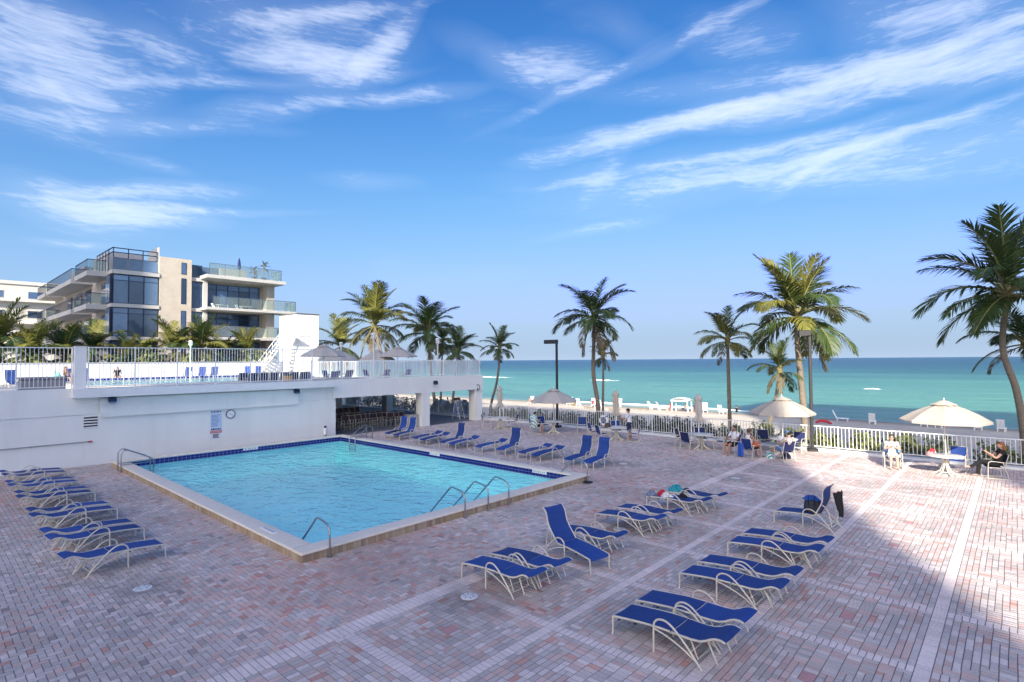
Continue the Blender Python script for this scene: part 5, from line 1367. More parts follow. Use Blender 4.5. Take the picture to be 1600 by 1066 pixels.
def open_umbrella(x, y, label, mat, rr=1.4, z0=0, group='open umbrellas', ztop=2.62, rz=.2, ns=8):
    t = thing('patio_umbrella', label, 'umbrella', (x, y, z0), rz, group)
    b = MB(); v = []; rings = [(.26, 0), (.6, -.13), (1.0, -.33), (rr, -.60)]
    NS = ns * 4
    for (r_, dz) in rings:
        for k in range(NS):
            a = 2 * PI * k / NS; q = (k % 4) / 4; seg = math.cos(PI / ns) / math.cos((q - .5) * 2 * PI / ns)
            sag = (1 - abs(2 * q - 1)) * -.035 * (r_ / rr)
            v.append((r_ * seg * math.cos(a), r_ * seg * math.sin(a), ztop + dz + sag))
    for k in range(NS):
        a = 2 * PI * k / NS; q = (k % 4) / 4; seg = math.cos(PI / ns) / math.cos((q - .5) * 2 * PI / ns)
        v.append((rr * seg * math.cos(a), rr * seg * math.sin(a), ztop - .68))
    f = []
    for i in range(len(rings)):
        for k in range(NS): f.append((i * NS + k, i * NS + (k + 1) % NS, (i + 1) * NS + (k + 1) % NS, (i + 1) * NS + k))
    cp = b.add(v, f).build('canopy', mat, t); cp.modifiers.new('thick', 'SOLIDIFY').thickness = .006
    b = MB(); v = [(0, 0, ztop + .17)]; f = []
    for (r_, z) in ((.12, ztop + .14), (.30, ztop + .055), (.42, ztop - .0)):
        for k in range(NS):
            a = 2 * PI * k / NS; v.append((r_ * math.cos(a), r_ * math.sin(a), z - (.02 if k % 4 == 2 and r_ > .4 else 0)))
    for k in range(NS): f.append((0, 1 + k, 1 + (k + 1) % NS))
    for i in range(2):
        for k in range(NS): f.append((1 + i * NS + k, 1 + (i + 1) * NS + k, 1 + (i + 1) * NS + (k + 1) % NS, 1 + i * NS + (k + 1) % NS))
    vt = b.add(v, f).build('vent_cap', mat, t); vt.modifiers.new('thick', 'SOLIDIFY').thickness = .006
    MB().lathe([(.022, .02), (.022, ztop + .2), (.012, ztop + .26)], 10).build('pole', white_rail, t, smooth=True)
    rb_ = MB().tube([(.03, 0, ztop + .0), (.6, 0, ztop - .17), (rr - .02, 0, ztop - .62)], .009, 5).mesh('rib', cream_tube)
    sb_ = MB().tube([(.03, 0, ztop - .62), (.72, 0, ztop - .235)], .008, 5).mesh('strut', cream_tube)
    for k in range(ns):
        r1 = place('rib', rb_, t, (0, 0, 0), (0, 0, 2 * PI * k / ns)); place('strut', sb_, r1)
    MB().lathe([(.045, ztop - .68), (.045, ztop - .58)], 10).build('hub', cream_tube, t)
    MB().lathe([(.24, .0), (.24, .05), (.06, .09), (.03, .28)], 18).build('base', concrete, t, smooth=True)
    return t
def closed_umbrella(x, y, label, mat, z0=0, h=2.72):
    t = thing('closed_umbrella', label, 'umbrella', (x, y, z0), random.uniform(0, 1), 'closed umbrellas on the deck')
    wob = lambda a, z: 1 + .20 * math.cos(8 * a + z) + .08 * math.sin(3 * a + 4 * z)
    MB().lathe([(.05, h - 1.45), (.19, h - 1.44), (.24, h - 1.38), (.17, h - 1.22), (.115, h - 1.10), (.15, h - .9), (.165, h - .6), (.13, h - .3), (.12, h - .26)], 32, wob=wob).build('canopy', mat, t, smooth=True)
    MB().lathe([(.19, h - .34), (.20, h - .31), (.11, h - .14), (.03, h - .01), (.01, h)], 24, wob=lambda a, z: 1 + .1 * math.cos(8 * a)).build('vent_cap', mat, t, smooth=True)
    MB().lathe([(.022, .02), (.022, h - .2), (.012, h + .08)], 10).build('pole', white_rail, t, smooth=True)
    MB().lathe([(.125, h - 1.13), (.135, h - 1.11), (.125, h - 1.08)], 20).build('tie', mat, t, smooth=True)
    MB().lathe([(.24, .0), (.24, .05), (.06, .09), (.03, .28)], 18).build('base', concrete, t, smooth=True)
table(26.3, 25.2, .1, 'round table between two blue chairs beside the end column')
closed_umbrella(26.3, 25.25, 'closed beige umbrella beside the end column and bent palm', canvas_grey, h=2.85)
chair(25.75, 25.95, -50, 'blue chair left of the table by the end column'); chair(27.05, 24.75, 150, 'blue chair right of the table by the end column')
table(26.75, 21.1, .4, 'round table under the open grey umbrella'); open_umbrella(26.75, 21.08, 'open taupe umbrella in the shade before the lamp post', canvas_grey, 1.5, ztop=2.6)
chair(25.85, 21.85, -35, 'chair of the person wrapped in the teal striped towel'); chair(27.1, 22.2, -110, 'blue chair behind the table under the grey umbrella')
chair(28.3, 20.05, 215, 'single blue chair standing alone before the fence')
table(26.7, 16.6, .2, 'round table where the man in the white shirt stands'); closed_umbrella(26.65, 16.6, 'closed beige umbrella beside the standing man', canvas, h=2.8)
chair(26.2, 17.75, -75, 'blue chair draped with a towel at the table of the standing man'); chair(25.8, 16.95, -30, 'blue chair seen from behind at the table of the standing man'); chair(27.8, 17.3, 220, 'blue chair on the sea side of the standing man table'); chair(26.9, 15.6, 110, 'blue chair right of the standing man table')
table(26.8, 11.75, .3, 'round table with four dark blue chairs around it'); closed_umbrella(26.75, 11.85, 'closed brownish umbrella over the table with four chairs', canvas_grey, h=2.76)
chair(26.0, 12.05, -15, 'navy chair seen from behind at the four chair table', 'n'); chair(26.8, 12.75, -85, 'navy chair at the left of the four chair table', 'n'); chair(27.75, 12.2, 210, 'navy chair at the sea side of the four chair table', 'n'); chair(27.05, 10.85, 100, 'navy chair at the right of the four chair table', 'n')
table(27.7, 8.15, .1, 'round white table under the sunlit umbrella beside the lamp post'); open_umbrella(27.7, 8.2, 'open beige umbrella over the group of bathers by the lamp post', canvas, 1.42, ztop=2.55, rz=.35)
chair(26.15, 9.95, 165, 'chair of the bather in the white shirt'); chair(25.65, 8.95, -20, 'chair of the bather with the orange wrap'); chair(28.75, 9.35, 215, 'empty navy chair behind the group under the sunlit umbrella', 'n'); chair(25.95, 7.6, 55, 'chair of the reclining bather with the blue cap', 'n'); chair(28.9, 7.9, 175, 'navy chair on the sea side of the sunlit umbrella', 'n')
table(26.8, 2.12, .3, 'round white table under the rightmost umbrella'); open_umbrella(26.8, 2.1, 'rightmost open beige umbrella in full sun', canvas, 1.42, ztop=2.68, rz=.1)
chair(27.15, 3.85, 195, 'chair of the seated woman in white in the sun', 'n'); chair(28.15, 1.85, 175, 'empty blue chair behind the rightmost table'); chair(27.25, .72, 110, 'chair of the woman in black with the phone', 'n')
hb = thing('straw_bag', 'pink and red bag on the rightmost table', 'bag', (26.6, 2.55, .745))
crumple('bag', None, None, (0, 0, 0), (.2, .13, .16), pink_m, 21, hb, .12); crumple('scarf', None, None, (.02, -.05, .10), (.12, .10, .12), red_m, 22, hb, .3); crumple('cloth', None, None, (.06, -.1, .09), (.07, .07, .09), cloth_w, 23, hb, .2)
crumple('bag', 'dark brown bag on the table of the standing man', 'bag', (26.35, 16.95, .745), (.26, .16, .2), M('brown leather', (.08, .045, .035), .6), 24, amp=.15)
# stacked chairs in the undercroft: nested lines of chairs
rowsS = [((19.4, 32.5), 8, .42, .02), ((19.3, 33.9), 9, .44, .02), ((21.6, 32.9), 0, .4, 0), ((22.55, 31.95), 3, .42, 0)]
cnt = 0
for r_, ((x, y), n, st_, dz) in enumerate(rowsS):
    for k in range(n):
        chair(x + k * st_, y + jr(.04), 262 + jr(3), '%s dark stacking chair of the %s line in the undercroft, counted from the wall' % (ORD[k], ('front', 'rear', '', 'right hand')[r_]), 'd', 'dark chairs lined up in the undercroft', z=.0)
for k in range(6):
    chair(19.6 + k * .46, 35.2 + jr(.05), 262 + jr(3), '%s dark chair raised at the back of the undercroft, counted from the wall' % ORD[k], 'd', 'dark chairs lined up in the undercroft', z=.28)

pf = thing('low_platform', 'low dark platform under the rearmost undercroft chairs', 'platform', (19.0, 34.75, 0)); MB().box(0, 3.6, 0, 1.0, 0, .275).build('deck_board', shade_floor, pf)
pbx = thing('planter_box', 'grey concrete box beside the first column', 'planter', (22.85, 30.35, 0)); MB().bevbox(0, .75, 0, .6, 0, .85, .02).build('body', concrete, pbx); MB().box(.06, .69, .06, .54, .852, .862).build('soil', stem_m, pbx)
# small white stand by the fence under the beam
sd_ = thing('towel_stand', 'white step shaped stand by the fence beneath the beam', 'stand', (28.75, 32.0, 0), R(10))
for x in (-.3, .3):
    MB().tube([(x, -.35, 0), (x, .1, 1.45)], .025, 6).build('leg', white_rail, sd_); MB().tube([(x, .4, 0), (x, .15, 1.45)], .025, 6).build('leg', white_rail, sd_)
for k, z in enumerate((.3, .65, 1.0, 1.35)): MB().box(-.3, .3, -.26 + k * .1, .05 + k * .06, z, z + .035).build('shelf', M('sage green paint', (.32, .42, .34), .6), sd_)
MB().box(-.26, .26, .06, .28, 1.42, 1.62).build('seat_back', M('brown wood', (.16, .10, .07), .7), sd_)
# life ring on the fence
lf = thing('life_ring', 'white life ring hung on the beach fence', 'life ring', (29.93, 19.55, .62))
MB().tube([(0, .27 * math.cos(a), .27 * math.sin(a)) for a in [k * PI / 14 for k in range(28)]], .07, 10, closed=True).build('ring', plastic_w, lf, smooth=True)
for k in range(4): MB().tube([(0, .27 * math.cos(a), .27 * math.sin(a)) for a in [k * PI / 2 + .6 + q * .06 for q in range(4)]], .073, 10).build('band', M('blue band', (.02, .05, .25), .6), lf, smooth=True)
MB().box(-.045, -.0, -.12, .12, -.1, .1).build('emblem', M('blue grey print', (.20, .24, .36), .6), lf)
MB().box(.07, .09, -.03, .03, -.2, .35).build('hook', steel, lf)
# lamp posts
def lamp_post(x, y, label, head, rz, low=.0):
    t = thing('lamp_post', label, 'lamp post', (x, y, 0), rz, 'dark lamp posts on the deck')
    MB().bevbox(-.22, .22, -.22, .22, 0, .14, .03).build('base', dark_bronze, t)
    MB().bevbox(-.065, .065, -.065, .065, .142, 5.62, .012).build('pole', dark_bronze, t)
    hd = MB().bevbox(-.16, .16, -.05 if head > .6 else -.06, head, 5.60, 5.86, .03).build('head', dark_bronze, t)
    MB().box(-.12, .12, .12, head - .06, 5.590, 5.598).build('lens', M('pale lamp glass', (.62, .63, .62), .3), hd)
lamp_post(29.25, 22.75, 'tall dark lamp post behind the open grey umbrella', .92, R(8))
lamp_post(29.6, 7.42, 'tall dark lamp post beside the large sunlit palm', .50, R(28))
# upper terrace furniture
for i, (x, y, l) in enumerate(((18.6, 34.2, 'leftmost grey umbrella on the upper terrace'), (21.2, 36.8, 'low grey umbrella second from the left on the upper terrace'), (24.8, 37.2, 'rear grey umbrella behind the big one on the upper terrace'), (25.9, 36.0, 'big grey umbrella on the upper terrace, rightmost'))):
    open_umbrella(x, y, l, canvas_grey, 1.55 if i == 3 else 1.45, z0=2.953, group='umbrellas on the upper terrace', ztop=2.55 if i in (0, 3) else 2.3, rz=.2 + i * .2)
    chair(x - .9, y - .2, 10, 'blue chair left of the %s' % l.replace(' on the upper terrace', ''), 'b', 'chairs on the upper terrace', z=2.953); chair(x + .85, y + .1, 175, 'blue chair right of the %s' % l.replace(' on the upper terrace', ''), 'b', 'chairs on the upper terrace', z=2.953); chair(x + .1, y - .95, 95, 'blue chair in front of the %s' % l.replace(' on the upper terrace', ''), 'b', 'chairs on the upper terrace', z=2.953)
UL = [(8.2, 53.2), (9.2, 53.3), (15.9, 53.6), (17.0, 53.6), (18.0, 53.6), (21.0, 53.8), (22.0, 53.8), (3.4, 47.5), (4.4, 47.4)]
for i, (x, y) in enumerate(UL):
    o = copy_tree(PROTO[62]); o.location = (x, y - 1.0, 2.953); o.rotation_euler = (0, 0, R(62 if i > 1 and i < 7 else 95)); tag(o, '%s raised lounger by the upper pool, counted from the %s' % (ORD[i if i < 7 else i - 7], 'left along the white wall' if i < 7 else 'far left end'), 'sun lounger', 'loungers by the upper pool')
for i in range(12):
    chair(13.4 + (i % 6) * .62 - (i // 6) * .1, 33.0 + (i // 6) * 1.1, 90, '%s dark chair of the %s row behind the tall terrace fence' % (ORD[i % 6], ('front', 'back')[i // 6]), 'n', 'dark chairs behind the terrace fence', z=2.953)

# ------------------------------------------------------------------ people
def limb(b, pts, rad, n=10, sq=1.0):
    b.tube(spline(pts, 4), None or [r for r in np.interp(np.linspace(0, len(pts) - 1, (len(pts) - 1) * 4 + 1), range(len(pts)), rad)], n, sq=sq)
    for p_, r_ in zip(pts, rad): b.ball(p_, r_ * .98, 8, 6)
def remesh(o, vox):
    m = o.modifiers.new('remesh', 'REMESH'); m.mode = 'VOXEL'; m.voxel_size = vox; m.use_smooth_shade = True
    s = o.modifiers.new('smooth', 'SMOOTH'); s.iterations = 2; s.factor = .5
    return o
def hand(b, w, d, side, curl=.5):
    d = Vector(d).normalized(); w = Vector(w)
    u_ = d.cross(Vector((0, 0, 1))); u_ = u_.normalized() if u_.length > .1 else Vector((0, 1, 0))
    nrm = u_.cross(d).normalized()
    limb(b, [w, w + d * .05, w + d * .085], [.026, .036, .034], 8, .6)
    for k, ln in enumerate((.065, .078, .072, .055)):
        s = w + d * .085 + u_ * (k - 1.5) * .019
        b.tube([s - d * .02, s + d * ln * .5 - nrm * .01 * curl, s + d * ln * (1 - .3 * curl) - nrm * .045 * curl], [.0105, .0095, .008], 6)
    s = w + d * .03 + u_ * .03 * side
    b.tube([s, s + (d * .6 + u_ * side * .7).normalized() * .035, s + (d * .8 + u_ * side * .45).normalized() * .065 - nrm * .02], [.013, .011, .009], 6)
def person(label, loc, deg, J, skin, top, bottom, hair, hair_kind='short', vox=.012, glasses=False, cap=None, sleeves=.55, shorts=.62, wrap=None, group=None, holds=None, trousers=False):
    t = thing('person', label, 'person', loc, R(deg), group)
    V3 = lambda q: Vector(q)
    pel, che, nk, hd = V3(J['pelvis']), V3(J['chest']), V3(J['neck']), V3(J['head'])
    b = MB()
    mid = pel.lerp(che, .5) + V3(J.get('belly', (0, 0, 0)))
    limb(b, [pel, mid, che], [.135, .125, .14], 12, .82)
    ax = (nk - che).normalized()
    limb(b, [che + ax * .02, nk, hd - (hd - nk) * .3], [.085, .052, .05], 10)
    face = V3(J.get('face', (1, 0, 0))).normalized()
    b.ball(hd, (.092, .078, .118), 14, 10); b.ball(hd + face * .03 - Vector((0, 0, .05)), (.06, .055, .06), 10, 8)
    b.ball(hd + face * .10 - Vector((0, 0, .012)), (.02, .014, .022), 8, 6)
    sd = face.cross(Vector((0, 0, 1))).normalized()
    for s_ in (-1, 1): b.ball(hd + sd * .08 * s_ - Vector((0, 0, .005)), (.018, .012, .03), 6, 5)
    sh = MB(); tw = MB()
    limb(sh, [pel + (che - pel) * .02, mid, che, che + ax * .045], [.148, .138, .153, .10], 12, .84)
    for s_, k in ((-1, 'R'), (1, 'L')):
        so2, e_, w_ = V3(J['sh' + k]), V3(J['el' + k]), V3(J['wr' + k])
        limb(b, [so2, so2.lerp(e_, .5), e_, e_.lerp(w_, .5), w_], [.056, .048, .041, .038, .027], 9)
        hand(b, w_, (w_ - e_), s_)
        if sleeves > 0: limb(sh, [so2, so2.lerp(e_, sleeves * .5), so2.lerp(e_, sleeves)], [.068, .062, .058], 9)
        else: b.ball(so2, .06, 8, 6)
        limb(b, [che, so2], [.09, .06], 8)
        h_, kn, an, to = V3(J['hi' + k]), V3(J['kn' + k]), V3(J['an' + k]), V3(J['to' + k])
        limb(b, [pel.lerp(h_, .6), h_, h_.lerp(kn, .5), kn, kn.lerp(an, .35), an], [.10, .098, .08, .058, .054, .036], 10)
        limb(b, [an, an.lerp(to, .5) - Vector((0, 0, .004)), to], [.036, .036, .026], 8, .7)
        if trousers: limb(tw, [pel.lerp(h_, .5), h_, h_.lerp(kn, .5), kn, kn.lerp(an, .4), an.lerp(kn, .08)], [.115, .11, .092, .072, .068, .056], 10)
        else: limb(tw, [pel.lerp(h_, .5), h_, h_.lerp(kn, shorts)], [.118, .115, .098], 10)
    tw.ball(pel, (.145, .155, .12), 10, 8)
    remesh(b.build('body', skin, t), vox)
    if top: remesh(sh.build('top', top, t), vox * 1.2)
    if bottom: remesh(tw.build('bottoms', bottom, t), vox * 1.2)
    hb_ = MB(); back = -face
    if hair:
        hb_.ball(hd + back * .018 + Vector((0, 0, .028)), (.100, .088, .108), 14, 9)
        if hair_kind == 'long':
            for s_ in (-1, 0, 1): hb_.tube(spline([hd + back * .05 + sd * .05 * s_ + Vector((0, 0, .03)), hd + back * .085 + sd * .075 * s_ - Vector((0, 0, .08)), hd + back * .07 + sd * .085 * s_ - Vector((0, 0, .22))], 4), [.06, .06, .058, .055, .055, .05, .045, .04, .03], 8)
        ho = hb_.build('hair', hair, t); remesh(ho, .012)
    if cap:
        cb = MB(); cb.ball(hd + Vector((0, 0, .055)), (.105, .093, .085), 14, 9); cb.tube([hd + face * .07 + Vector((0, 0, .055)), hd + face * .19 + Vector((0, 0, .035))], [.07, .055], 10, sq=.16)
        cb.build('cap', cap, t, smooth=True)
    if glasses:
        gb2 = MB()
        for s_ in (-1, 1): gb2.ball(hd + face * .085 + sd * .032 * s_ + Vector((0, 0, .012)), (.016, .024, .018), 8, 6)
        gb2.build('sunglasses', black_m, t, smooth=True)
    return t
def seat_pose(lean=.1, **k):
    J = dict(pelvis=(-.06, 0, .52), chest=(-.06 - lean, 0, .93), neck=(-.06 - lean * 1.15, 0, 1.08), head=(-.03 - lean, 0, 1.22),
             shL=(-.06 - lean, .185, 1.0), shR=(-.06 - lean, -.185, 1.0), elL=(.02, .26, .73), elR=(.02, -.26, .73), wrL=(.24, .20, .72), wrR=(.24, -.20, .72),
             hiL=(-.02, .095, .51), hiR=(-.02, -.095, .51), knL=(.42, .12, .50), knR=(.42, -.12, .50), anL=(.46, .12, .08), anR=(.46, -.12, .08), toL=(.62, .13, .035), toR=(.62, -.13, .035))
    J.update(k); return J
# wrapped in a teal towel, by the grey umbrella
p1 = person('person seated and wrapped in a teal striped towel by the grey umbrella', (25.85, 21.85, 0), -35, seat_pose(.05, head=(.02, 0, 1.2), elL=(.1, .2, .75), elR=(.1, -.2, .75), wrL=(.26, .08, .82), wrR=(.26, -.08, .82)), skin_b, cloth_w, cloth_k, hair_b)
tb_ = MB(); limb(tb_, [(-.06, 0, .5), (-.04, 0, .72), (-.09, 0, .98), (-.1, 0, 1.08)], [.27, .265, .23, .10], 16, 1.0); tb_.tube([(.0, 0, .55), (.25, 0, .58)], [.24, .15], 14, sq=.6)
remesh(tb_.build('towel', towel_teal, p1), .016)
# standing man at the closed umbrella
stand = dict(pelvis=(0, 0, .95), chest=(.02, 0, 1.35), neck=(.03, 0, 1.50), head=(.06, 0, 1.64), shL=(.02, .2, 1.43), shR=(.02, -.2, 1.43), elL=(.22, .30, 1.22), elR=(.10, -.27, 1.14), wrL=(.48, .24, 1.24), wrR=(.28, -.25, 1.02),
             hiL=(0, .1, .92), hiR=(0, -.1, .92), knL=(.03, .11, .50), knR=(-.02, -.12, .50), anL=(-.02, .11, .09), anR=(-.08, -.13, .09), toL=(.14, .13, .035), toR=(.08, -.16, .035))
pm_ = person('standing man in a white shirt, dark cap and navy shorts by the closed umbrella', (27.05, 15.98, 0), 112, stand, skin_b, cloth_w, cloth_n, hair_b, cap=cloth_k, sleeves=.7, shorts=.8)
# group under the sunlit umbrella
person('seated bather in a white shirt with dark hair, seen from behind', (26.15, 9.95, 0), 165, seat_pose(.12), skin_b, cloth_w, cloth_k, hair_b)
pw = person('seated woman with short brown hair, white top and navy shorts, an orange wrap beside her', (25.7, 8.95, 0), -20, seat_pose(.1, wrL=(.3, .1, .62), wrR=(.28, -.2, .66), anL=(.52, .16, .08), anR=(.55, -.1, .08), toL=(.68, .2, .035), toR=(.72, -.12, .035), face=(.8, .5, 0)), skin_b, cloth_w, cloth_n, M('hair chestnut', (.10, .04, .025), .6), sleeves=0, glasses=True)
crumple('wrap', None, None, (.05, -.22, .56), (.30, .12, .20), cloth_o, 31, pw, .25)
pr_ = person('reclining bather in a blue cap and pale shirt under the sunlit umbrella', (25.95, 7.62, 0), 55, seat_pose(.22, knL=(.42, .12, .56), knR=(.42, -.12, .6), anL=(.70, .12, .30), anR=(.72, -.12, .32), toL=(.80, .13, .38), toR=(.82, -.13, .40), wrL=(.22, .12, .86), wrR=(.22, -.12, .86)), skin_a, M('pale pink shirt', (.70, .58, .54), .9), cloth_lb, hair_b, cap=cloth_lb)
MB().box(.22, .24, -.13, .13, .86, 1.06).build('book', plastic_w, pr_)
tl_ = thing('striped_towel', 'blue and white striped towel hanging from a chair back', 'towel', (25.42, 9.32, 0), R(-20))
sv = []; sf = []
for i in range(10):
    for k in range(9):
        u_, w_ = k / 8, i / 9
        sv.append((.02 * math.sin(8 * u_ + 3 * w_), .30 * (u_ - .5), .68 - .62 * w_ + .01 * math.sin(9 * u_)))
for i in range(9):
    for k in range(8): sf.append((i * 9 + k, i * 9 + k + 1, (i + 1) * 9 + k + 1, (i + 1) * 9 + k))
MB().add(sv, sf).build('cloth', towel_blue, tl_, smooth=True).modifiers.new('thick', 'SOLIDIFY').thickness = .015
tl2 = thing('striped_towel', 'pale blue striped towel over the chair by the standing man', 'towel', (26.18, 17.5, 0), R(-75))
MB().add([(x, y, z + .09) for (x, y, z) in sv], sf).build('cloth', towel_blue, tl2, (0, 0, 0), smooth=True).modifiers.new('thick', 'SOLIDIFY').thickness = .015
crumple('beach_bag', 'teal patterned beach bag on the ground among the group of bathers', 'bag', (26.35, 8.35, 0), (.24, .2, .34), towel_teal, 41, amp=.12)
crumple('backpack', 'dark backpack on the ground beside the reclining bather', 'bag', (26.6, 7.75, 0), (.26, .18, .26), cloth_n, 42, amp=.12)
# woman in white in the sun
pa = person('seated woman in a white dress and sunglasses in the sun', (27.15, 3.85, 0), 195, seat_pose(.05, elL=(.0, .25, .76), elR=(.0, -.25, .76), wrL=(.17, .05, .88), wrR=(.17, -.05, .88), knL=(.42, .10, .50), knR=(.42, -.10, .50)), skin_a, cloth_w, cloth_w, hair_b, glasses=True, shorts=.8, sleeves=.3)
bt2 = MB(); limb(bt2, [(-.22, -.22, .62), (-.26, 0, .98), (-.22, .22, .62)], [.05, .06, .05], 8); 
tw3 = thing('blue_towel', 'bright blue towel over the chair back of the woman in white', 'towel', (27.15, 3.85, 0), R(195))
MB().sheet([(-.24, .62), (-.30, .80), (-.345, .935), (-.375, .93), (-.36, .60)], -.29, .29, .012, 6, -.01).build('cloth', cloth_lb, tw3, smooth=True)
# woman in black with a phone
pb = person('auburn haired woman in black trousers holding up a phone', (27.25, .72, 0), 110, seat_pose(.18, elL=(.02, .24, .78), elR=(.02, -.24, .78), wrL=(.22, .10, .95), wrR=(.22, -.06, .95), knL=(.40, .08, .62), knR=(.42, -.1, .56), anL=(.72, -.02, .36), anR=(.46, -.12, .08), toL=(.88, -.04, .38), toR=(.62, -.14, .035)), skin_a, cloth_k, cloth_k, hair_r, 'long', trousers=True, sleeves=.35)
MB().box(.30, .312, -.05, .05, .98, 1.13).build('phone', black_m, pb)
# bathers on the upper terrace
person('bather with bare shoulders seated on the upper pool edge lounger', (7.6, 50.6, 2.953), -60, seat_pose(.1), skin_b, None, cloth_n, hair_b, vox=.02)
person('dark clothed person bending over a lounger by the upper pool', (10.9, 52.0, 2.953), -100, seat_pose(-.12, head=(.16, 0, 1.12), neck=(.08, 0, 1.0)), skin_b, cloth_k, cloth_k, hair_b, vox=.02)
crumple('towel', 'mint towel over a lounger by the upper pool', 'towel', (6.9, 50.2, 3.35), (.3, .3, .6), M('mint towel', (.30, .62, .52), .95), 51, amp=.15)

# ------------------------------------------------------------------ beach furniture and beach people
def beach_chair():
    t = bpy.data.objects.new('beach_lounger', None); COL.objects.link(t)
    place('seat', MB().bevbox(-.7, .55, -.34, .34, .30, .37, .02).mesh('seat', plastic_w), t)
    bk = MB()
    for k in range(6): bk.box(-.31 + k * .105, -.23 + k * .105, -.02, .02, .0, .95)
    bk.box(-.34, .34, -.025, .025, .90, 1.0); bk.box(-.34, .34, -.025, .025, 0, .06)
    place('backrest', bk.mesh('backrest', plastic_w), t, (.55, 0, .36), (R(-24), 0, -PI / 2))
    lg_ = MB().box(-.035, .035, -.035, .035, -.05, .298).mesh('leg', plastic_w)
    for x in (-.6, .45):
        for y in (-.28, .28): place('leg', lg_, t, (x, y, 0))
    return t
BCH = beach_chair(); bcu = [False]
def bchair(x, y, deg, label):
    o = copy_tree(BCH) if bcu[0] else BCH; bcu[0] = True
    o.location = (x, y, sand_z(x, y)); o.rotation_euler = (0, 0, R(deg)); tag(o, label, 'beach chair', 'white beach loungers on the sand')
    return o
BC = [(76.2, 40.8, 150, 'white beach chair left of the white canopy, the outer one'), (75.5, 39.0, 140, 'white beach chair left of the white canopy, the inner one'), (76.8, 33.0, 25, 'white beach chair just right of the white canopy'), (75.2, 29.8, 170, 'sunlit white beach chair beside the slender palm trunk'), (70.6, 60.6, 20, 'white beach chair left of the open grey umbrella'),
      (73.4, 59.6, 15, 'white beach chair with orange towel under the grey umbrella'), (74.4, 55.3, 20, 'white beach chair right of the grey umbrella'), (73.4, 52.6, 200, 'low white beach chair by the parted group of bathers'), (74.2, 50.4, 30, 'white beach chair behind the tallest palm trunk'), (73.4, 48.4, 190, 'white beach chair between the two palm trunks'), (76.8, 47.2, 20, 'white beach chair left of the standing man'),
      (75.8, 15.7, 95, 'shaded beach chair at the water edge, leftmost of the six'), (74.2, 12.3, 185, 'shaded beach chair at the water edge, second of the six'), (74.5, 7.6, 185, 'shaded beach chair below the right umbrella, the left one'), (74.6, 6.4, 190, 'shaded beach chair below the right umbrella, the right one'), (74.2, 3.1, 180, 'shaded beach chair below the right rim of the umbrella'), (74.6, 1.3, 175, 'shaded beach chair near the big palm trunk')]
for q in BC: bchair(*q)
cn = thing('beach_canopy', 'white arched beach canopy on the sand', 'canopy', (75.5, 35.95, sand_z(75.5, 35.95)), R(4))
cn.scale = (.8, .8, .8)
for sx in (-1, 1):
    for sy in (-1.5, 1.5): MB().tube([(sx, sy, -.2), (sx * .98, sy * .94, 1.7), (sx * .8, sy * .8, 2.05)], .10, 6).build('leg', plastic_w, cn)
cb = MB(); v = []; f = []
for i in range(7):
    for k in range(13):
        a, c = -1 + i / 3, -1 + k / 6
        v.append((1.15 * a, 1.72 * c, 2.55 - .45 * abs(c) ** 2.2 - .12 * abs(a) ** 2))
for i in range(6):
    for k in range(12): f.append((i * 13 + k, i * 13 + k + 1, (i + 1) * 13 + k + 1, (i + 1) * 13 + k))
cb.add(v, f).build('roof', canvas_white, cn, smooth=True).modifiers.new('thick', 'SOLIDIFY').thickness = .02
for sx in (-1, 1): MB().box(sx * 1.13 - .01, sx * 1.13 + .01, -1.6, 1.6, 1.86, 2.12).build('valance', canvas_white, cn)
lay = seat_pose(.35, anL=(.7, .12, .30), anR=(.7, -.12, .30), knL=(.38, .12, .52), knR=(.38, -.12, .50), toL=(.8, .12, .40), toR=(.8, -.12, .40))
BP = [(70.6, 60.7, 200, skin_b, orange_m, 'bather in orange on the beach left of the grey umbrella'), (73.4, 59.7, 195, skin_b, orange_m, 'bather in orange seen beneath the grey umbrella'), (75.6, 59.8, 190, skin_b, red_m, 'bather in red beneath the right side of the grey umbrella'), (74.4, 55.4, 200, skin_a, cloth_n, 'bather in navy right of the grey umbrella on the beach'),
      (73.0, 53.6, 10, skin_b, M('yellow cloth', (.75, .55, .12), .9), 'bather in yellow lying right of the grey umbrella'), (74.2, 50.5, 210, skin_b, red_m, 'bather with a red towel left of the tallest palm trunk'), (73.4, 48.5, 10, skin_b, orange_m, 'sunburnt bather between the two palm trunks'), (76.8, 47.3, 200, skin_b, cloth_w, 'bather on the beach just left of the standing man'),
      (75.3, 37.6, 190, skin_b, red_m, 'bather in red beside the left leg of the canopy'), (75.6, 35.7, 100, skin_b, cloth_n, 'bather sitting in the shade under the canopy'), (75.9, 34.2, 205, skin_b, cloth_n, 'bather right of the white canopy'), (76.6, 28.5, 20, skin_b, cloth_k, 'dark bather lying on the sunlit sand right of the slender palm')]
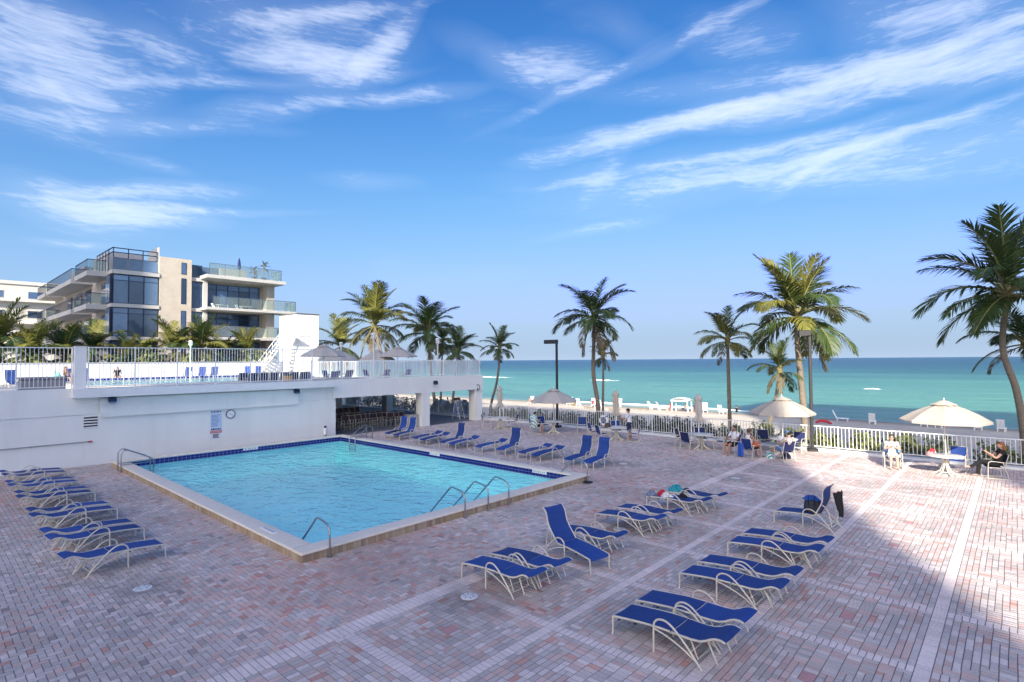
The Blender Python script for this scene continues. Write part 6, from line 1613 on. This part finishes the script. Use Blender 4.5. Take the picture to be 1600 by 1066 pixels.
for i, (x, y, d, sk, cl, l) in enumerate(BP):
    person(l, (x, y, sand_z(x, y) - .1), d, lay if i % 2 else seat_pose(.2), sk, cl if i % 3 else None, cl, hair_b, vox=.03, sleeves=.3, group='bathers on the beach')
for i, (x, y, l) in enumerate(((34.5, 40.8, 'dusty blue domed beach tent seen beneath the beam, left one'), (34.5, 37.9, 'bright blue domed beach tent seen beneath the beam, right one'))):
    t = thing('beach_tent', l, 'tent', (x, y, -1.0), 0, 'domed tents behind the fence')
    MB().lathe([(1.45, 0), (1.38, .6), (1.1, 1.2), (.6, 1.62), (.05, 1.78)], 20, wob=lambda a, z: 1 + .03 * math.cos(6 * a)).build('dome', M('grey blue tent fabric', (.10, .13, .22), .6) if i == 0 else tent_m, t, smooth=True)
    for k in range(3): MB().tube([(1.47 * math.cos(a) * c, 1.47 * math.sin(a) * c, 1.80 * math.sqrt(max(0, 1 - c * c)) + .0) for a in [k * PI / 3] for c in [-1 + q / 8 for q in range(17)]], .015, 5).build('pole', black_m, t)
for i, (x, y, l) in enumerate(((68.6, 47.4, 'folded beach lounger lying on the sand left of the standing man'), (71.7, 40.0, 'folded beach lounger on the sand before the white canopy'), (69.5, 43.5, 'low brown lounger frame on the sand right of the standing man'))):
    t = thing('folded_lounger', l, 'beach chair', (x, y, sand_z(x, y) + .05), R(80 + 10 * i), 'folded loungers on the sand')
    for k in range(7): MB().box(-.8 + k * .25, -.65 + k * .25, -.3, .3, .22, .25).build('slat', M('weathered wood', (.24, .20, .15), .85), t)
    for sy in (-.28, .28):
        MB().box(-.85, .9, sy - .02, sy + .02, .15, .218).build('side_rail', M('weathered wood', (.24, .20, .15)), t)
        for sx in (-.6, .6): MB().box(sx - .03, sx + .03, sy - .03, sy + .03, -.15, .149).build('leg', M('weathered wood', (.24, .20, .15)), t)
ru = thing('beach_flag', 'small red float lying on the shaded sand', 'float', (69.5, 16.2, sand_z(69.5, 16.2)))
MB().tube([(0, -.8, .1), (0, -.3, .3), (0, .3, .34), (0, .8, .12)], [.10, .16, .16, .1], 8).build('body', red_m, ru, smooth=True)
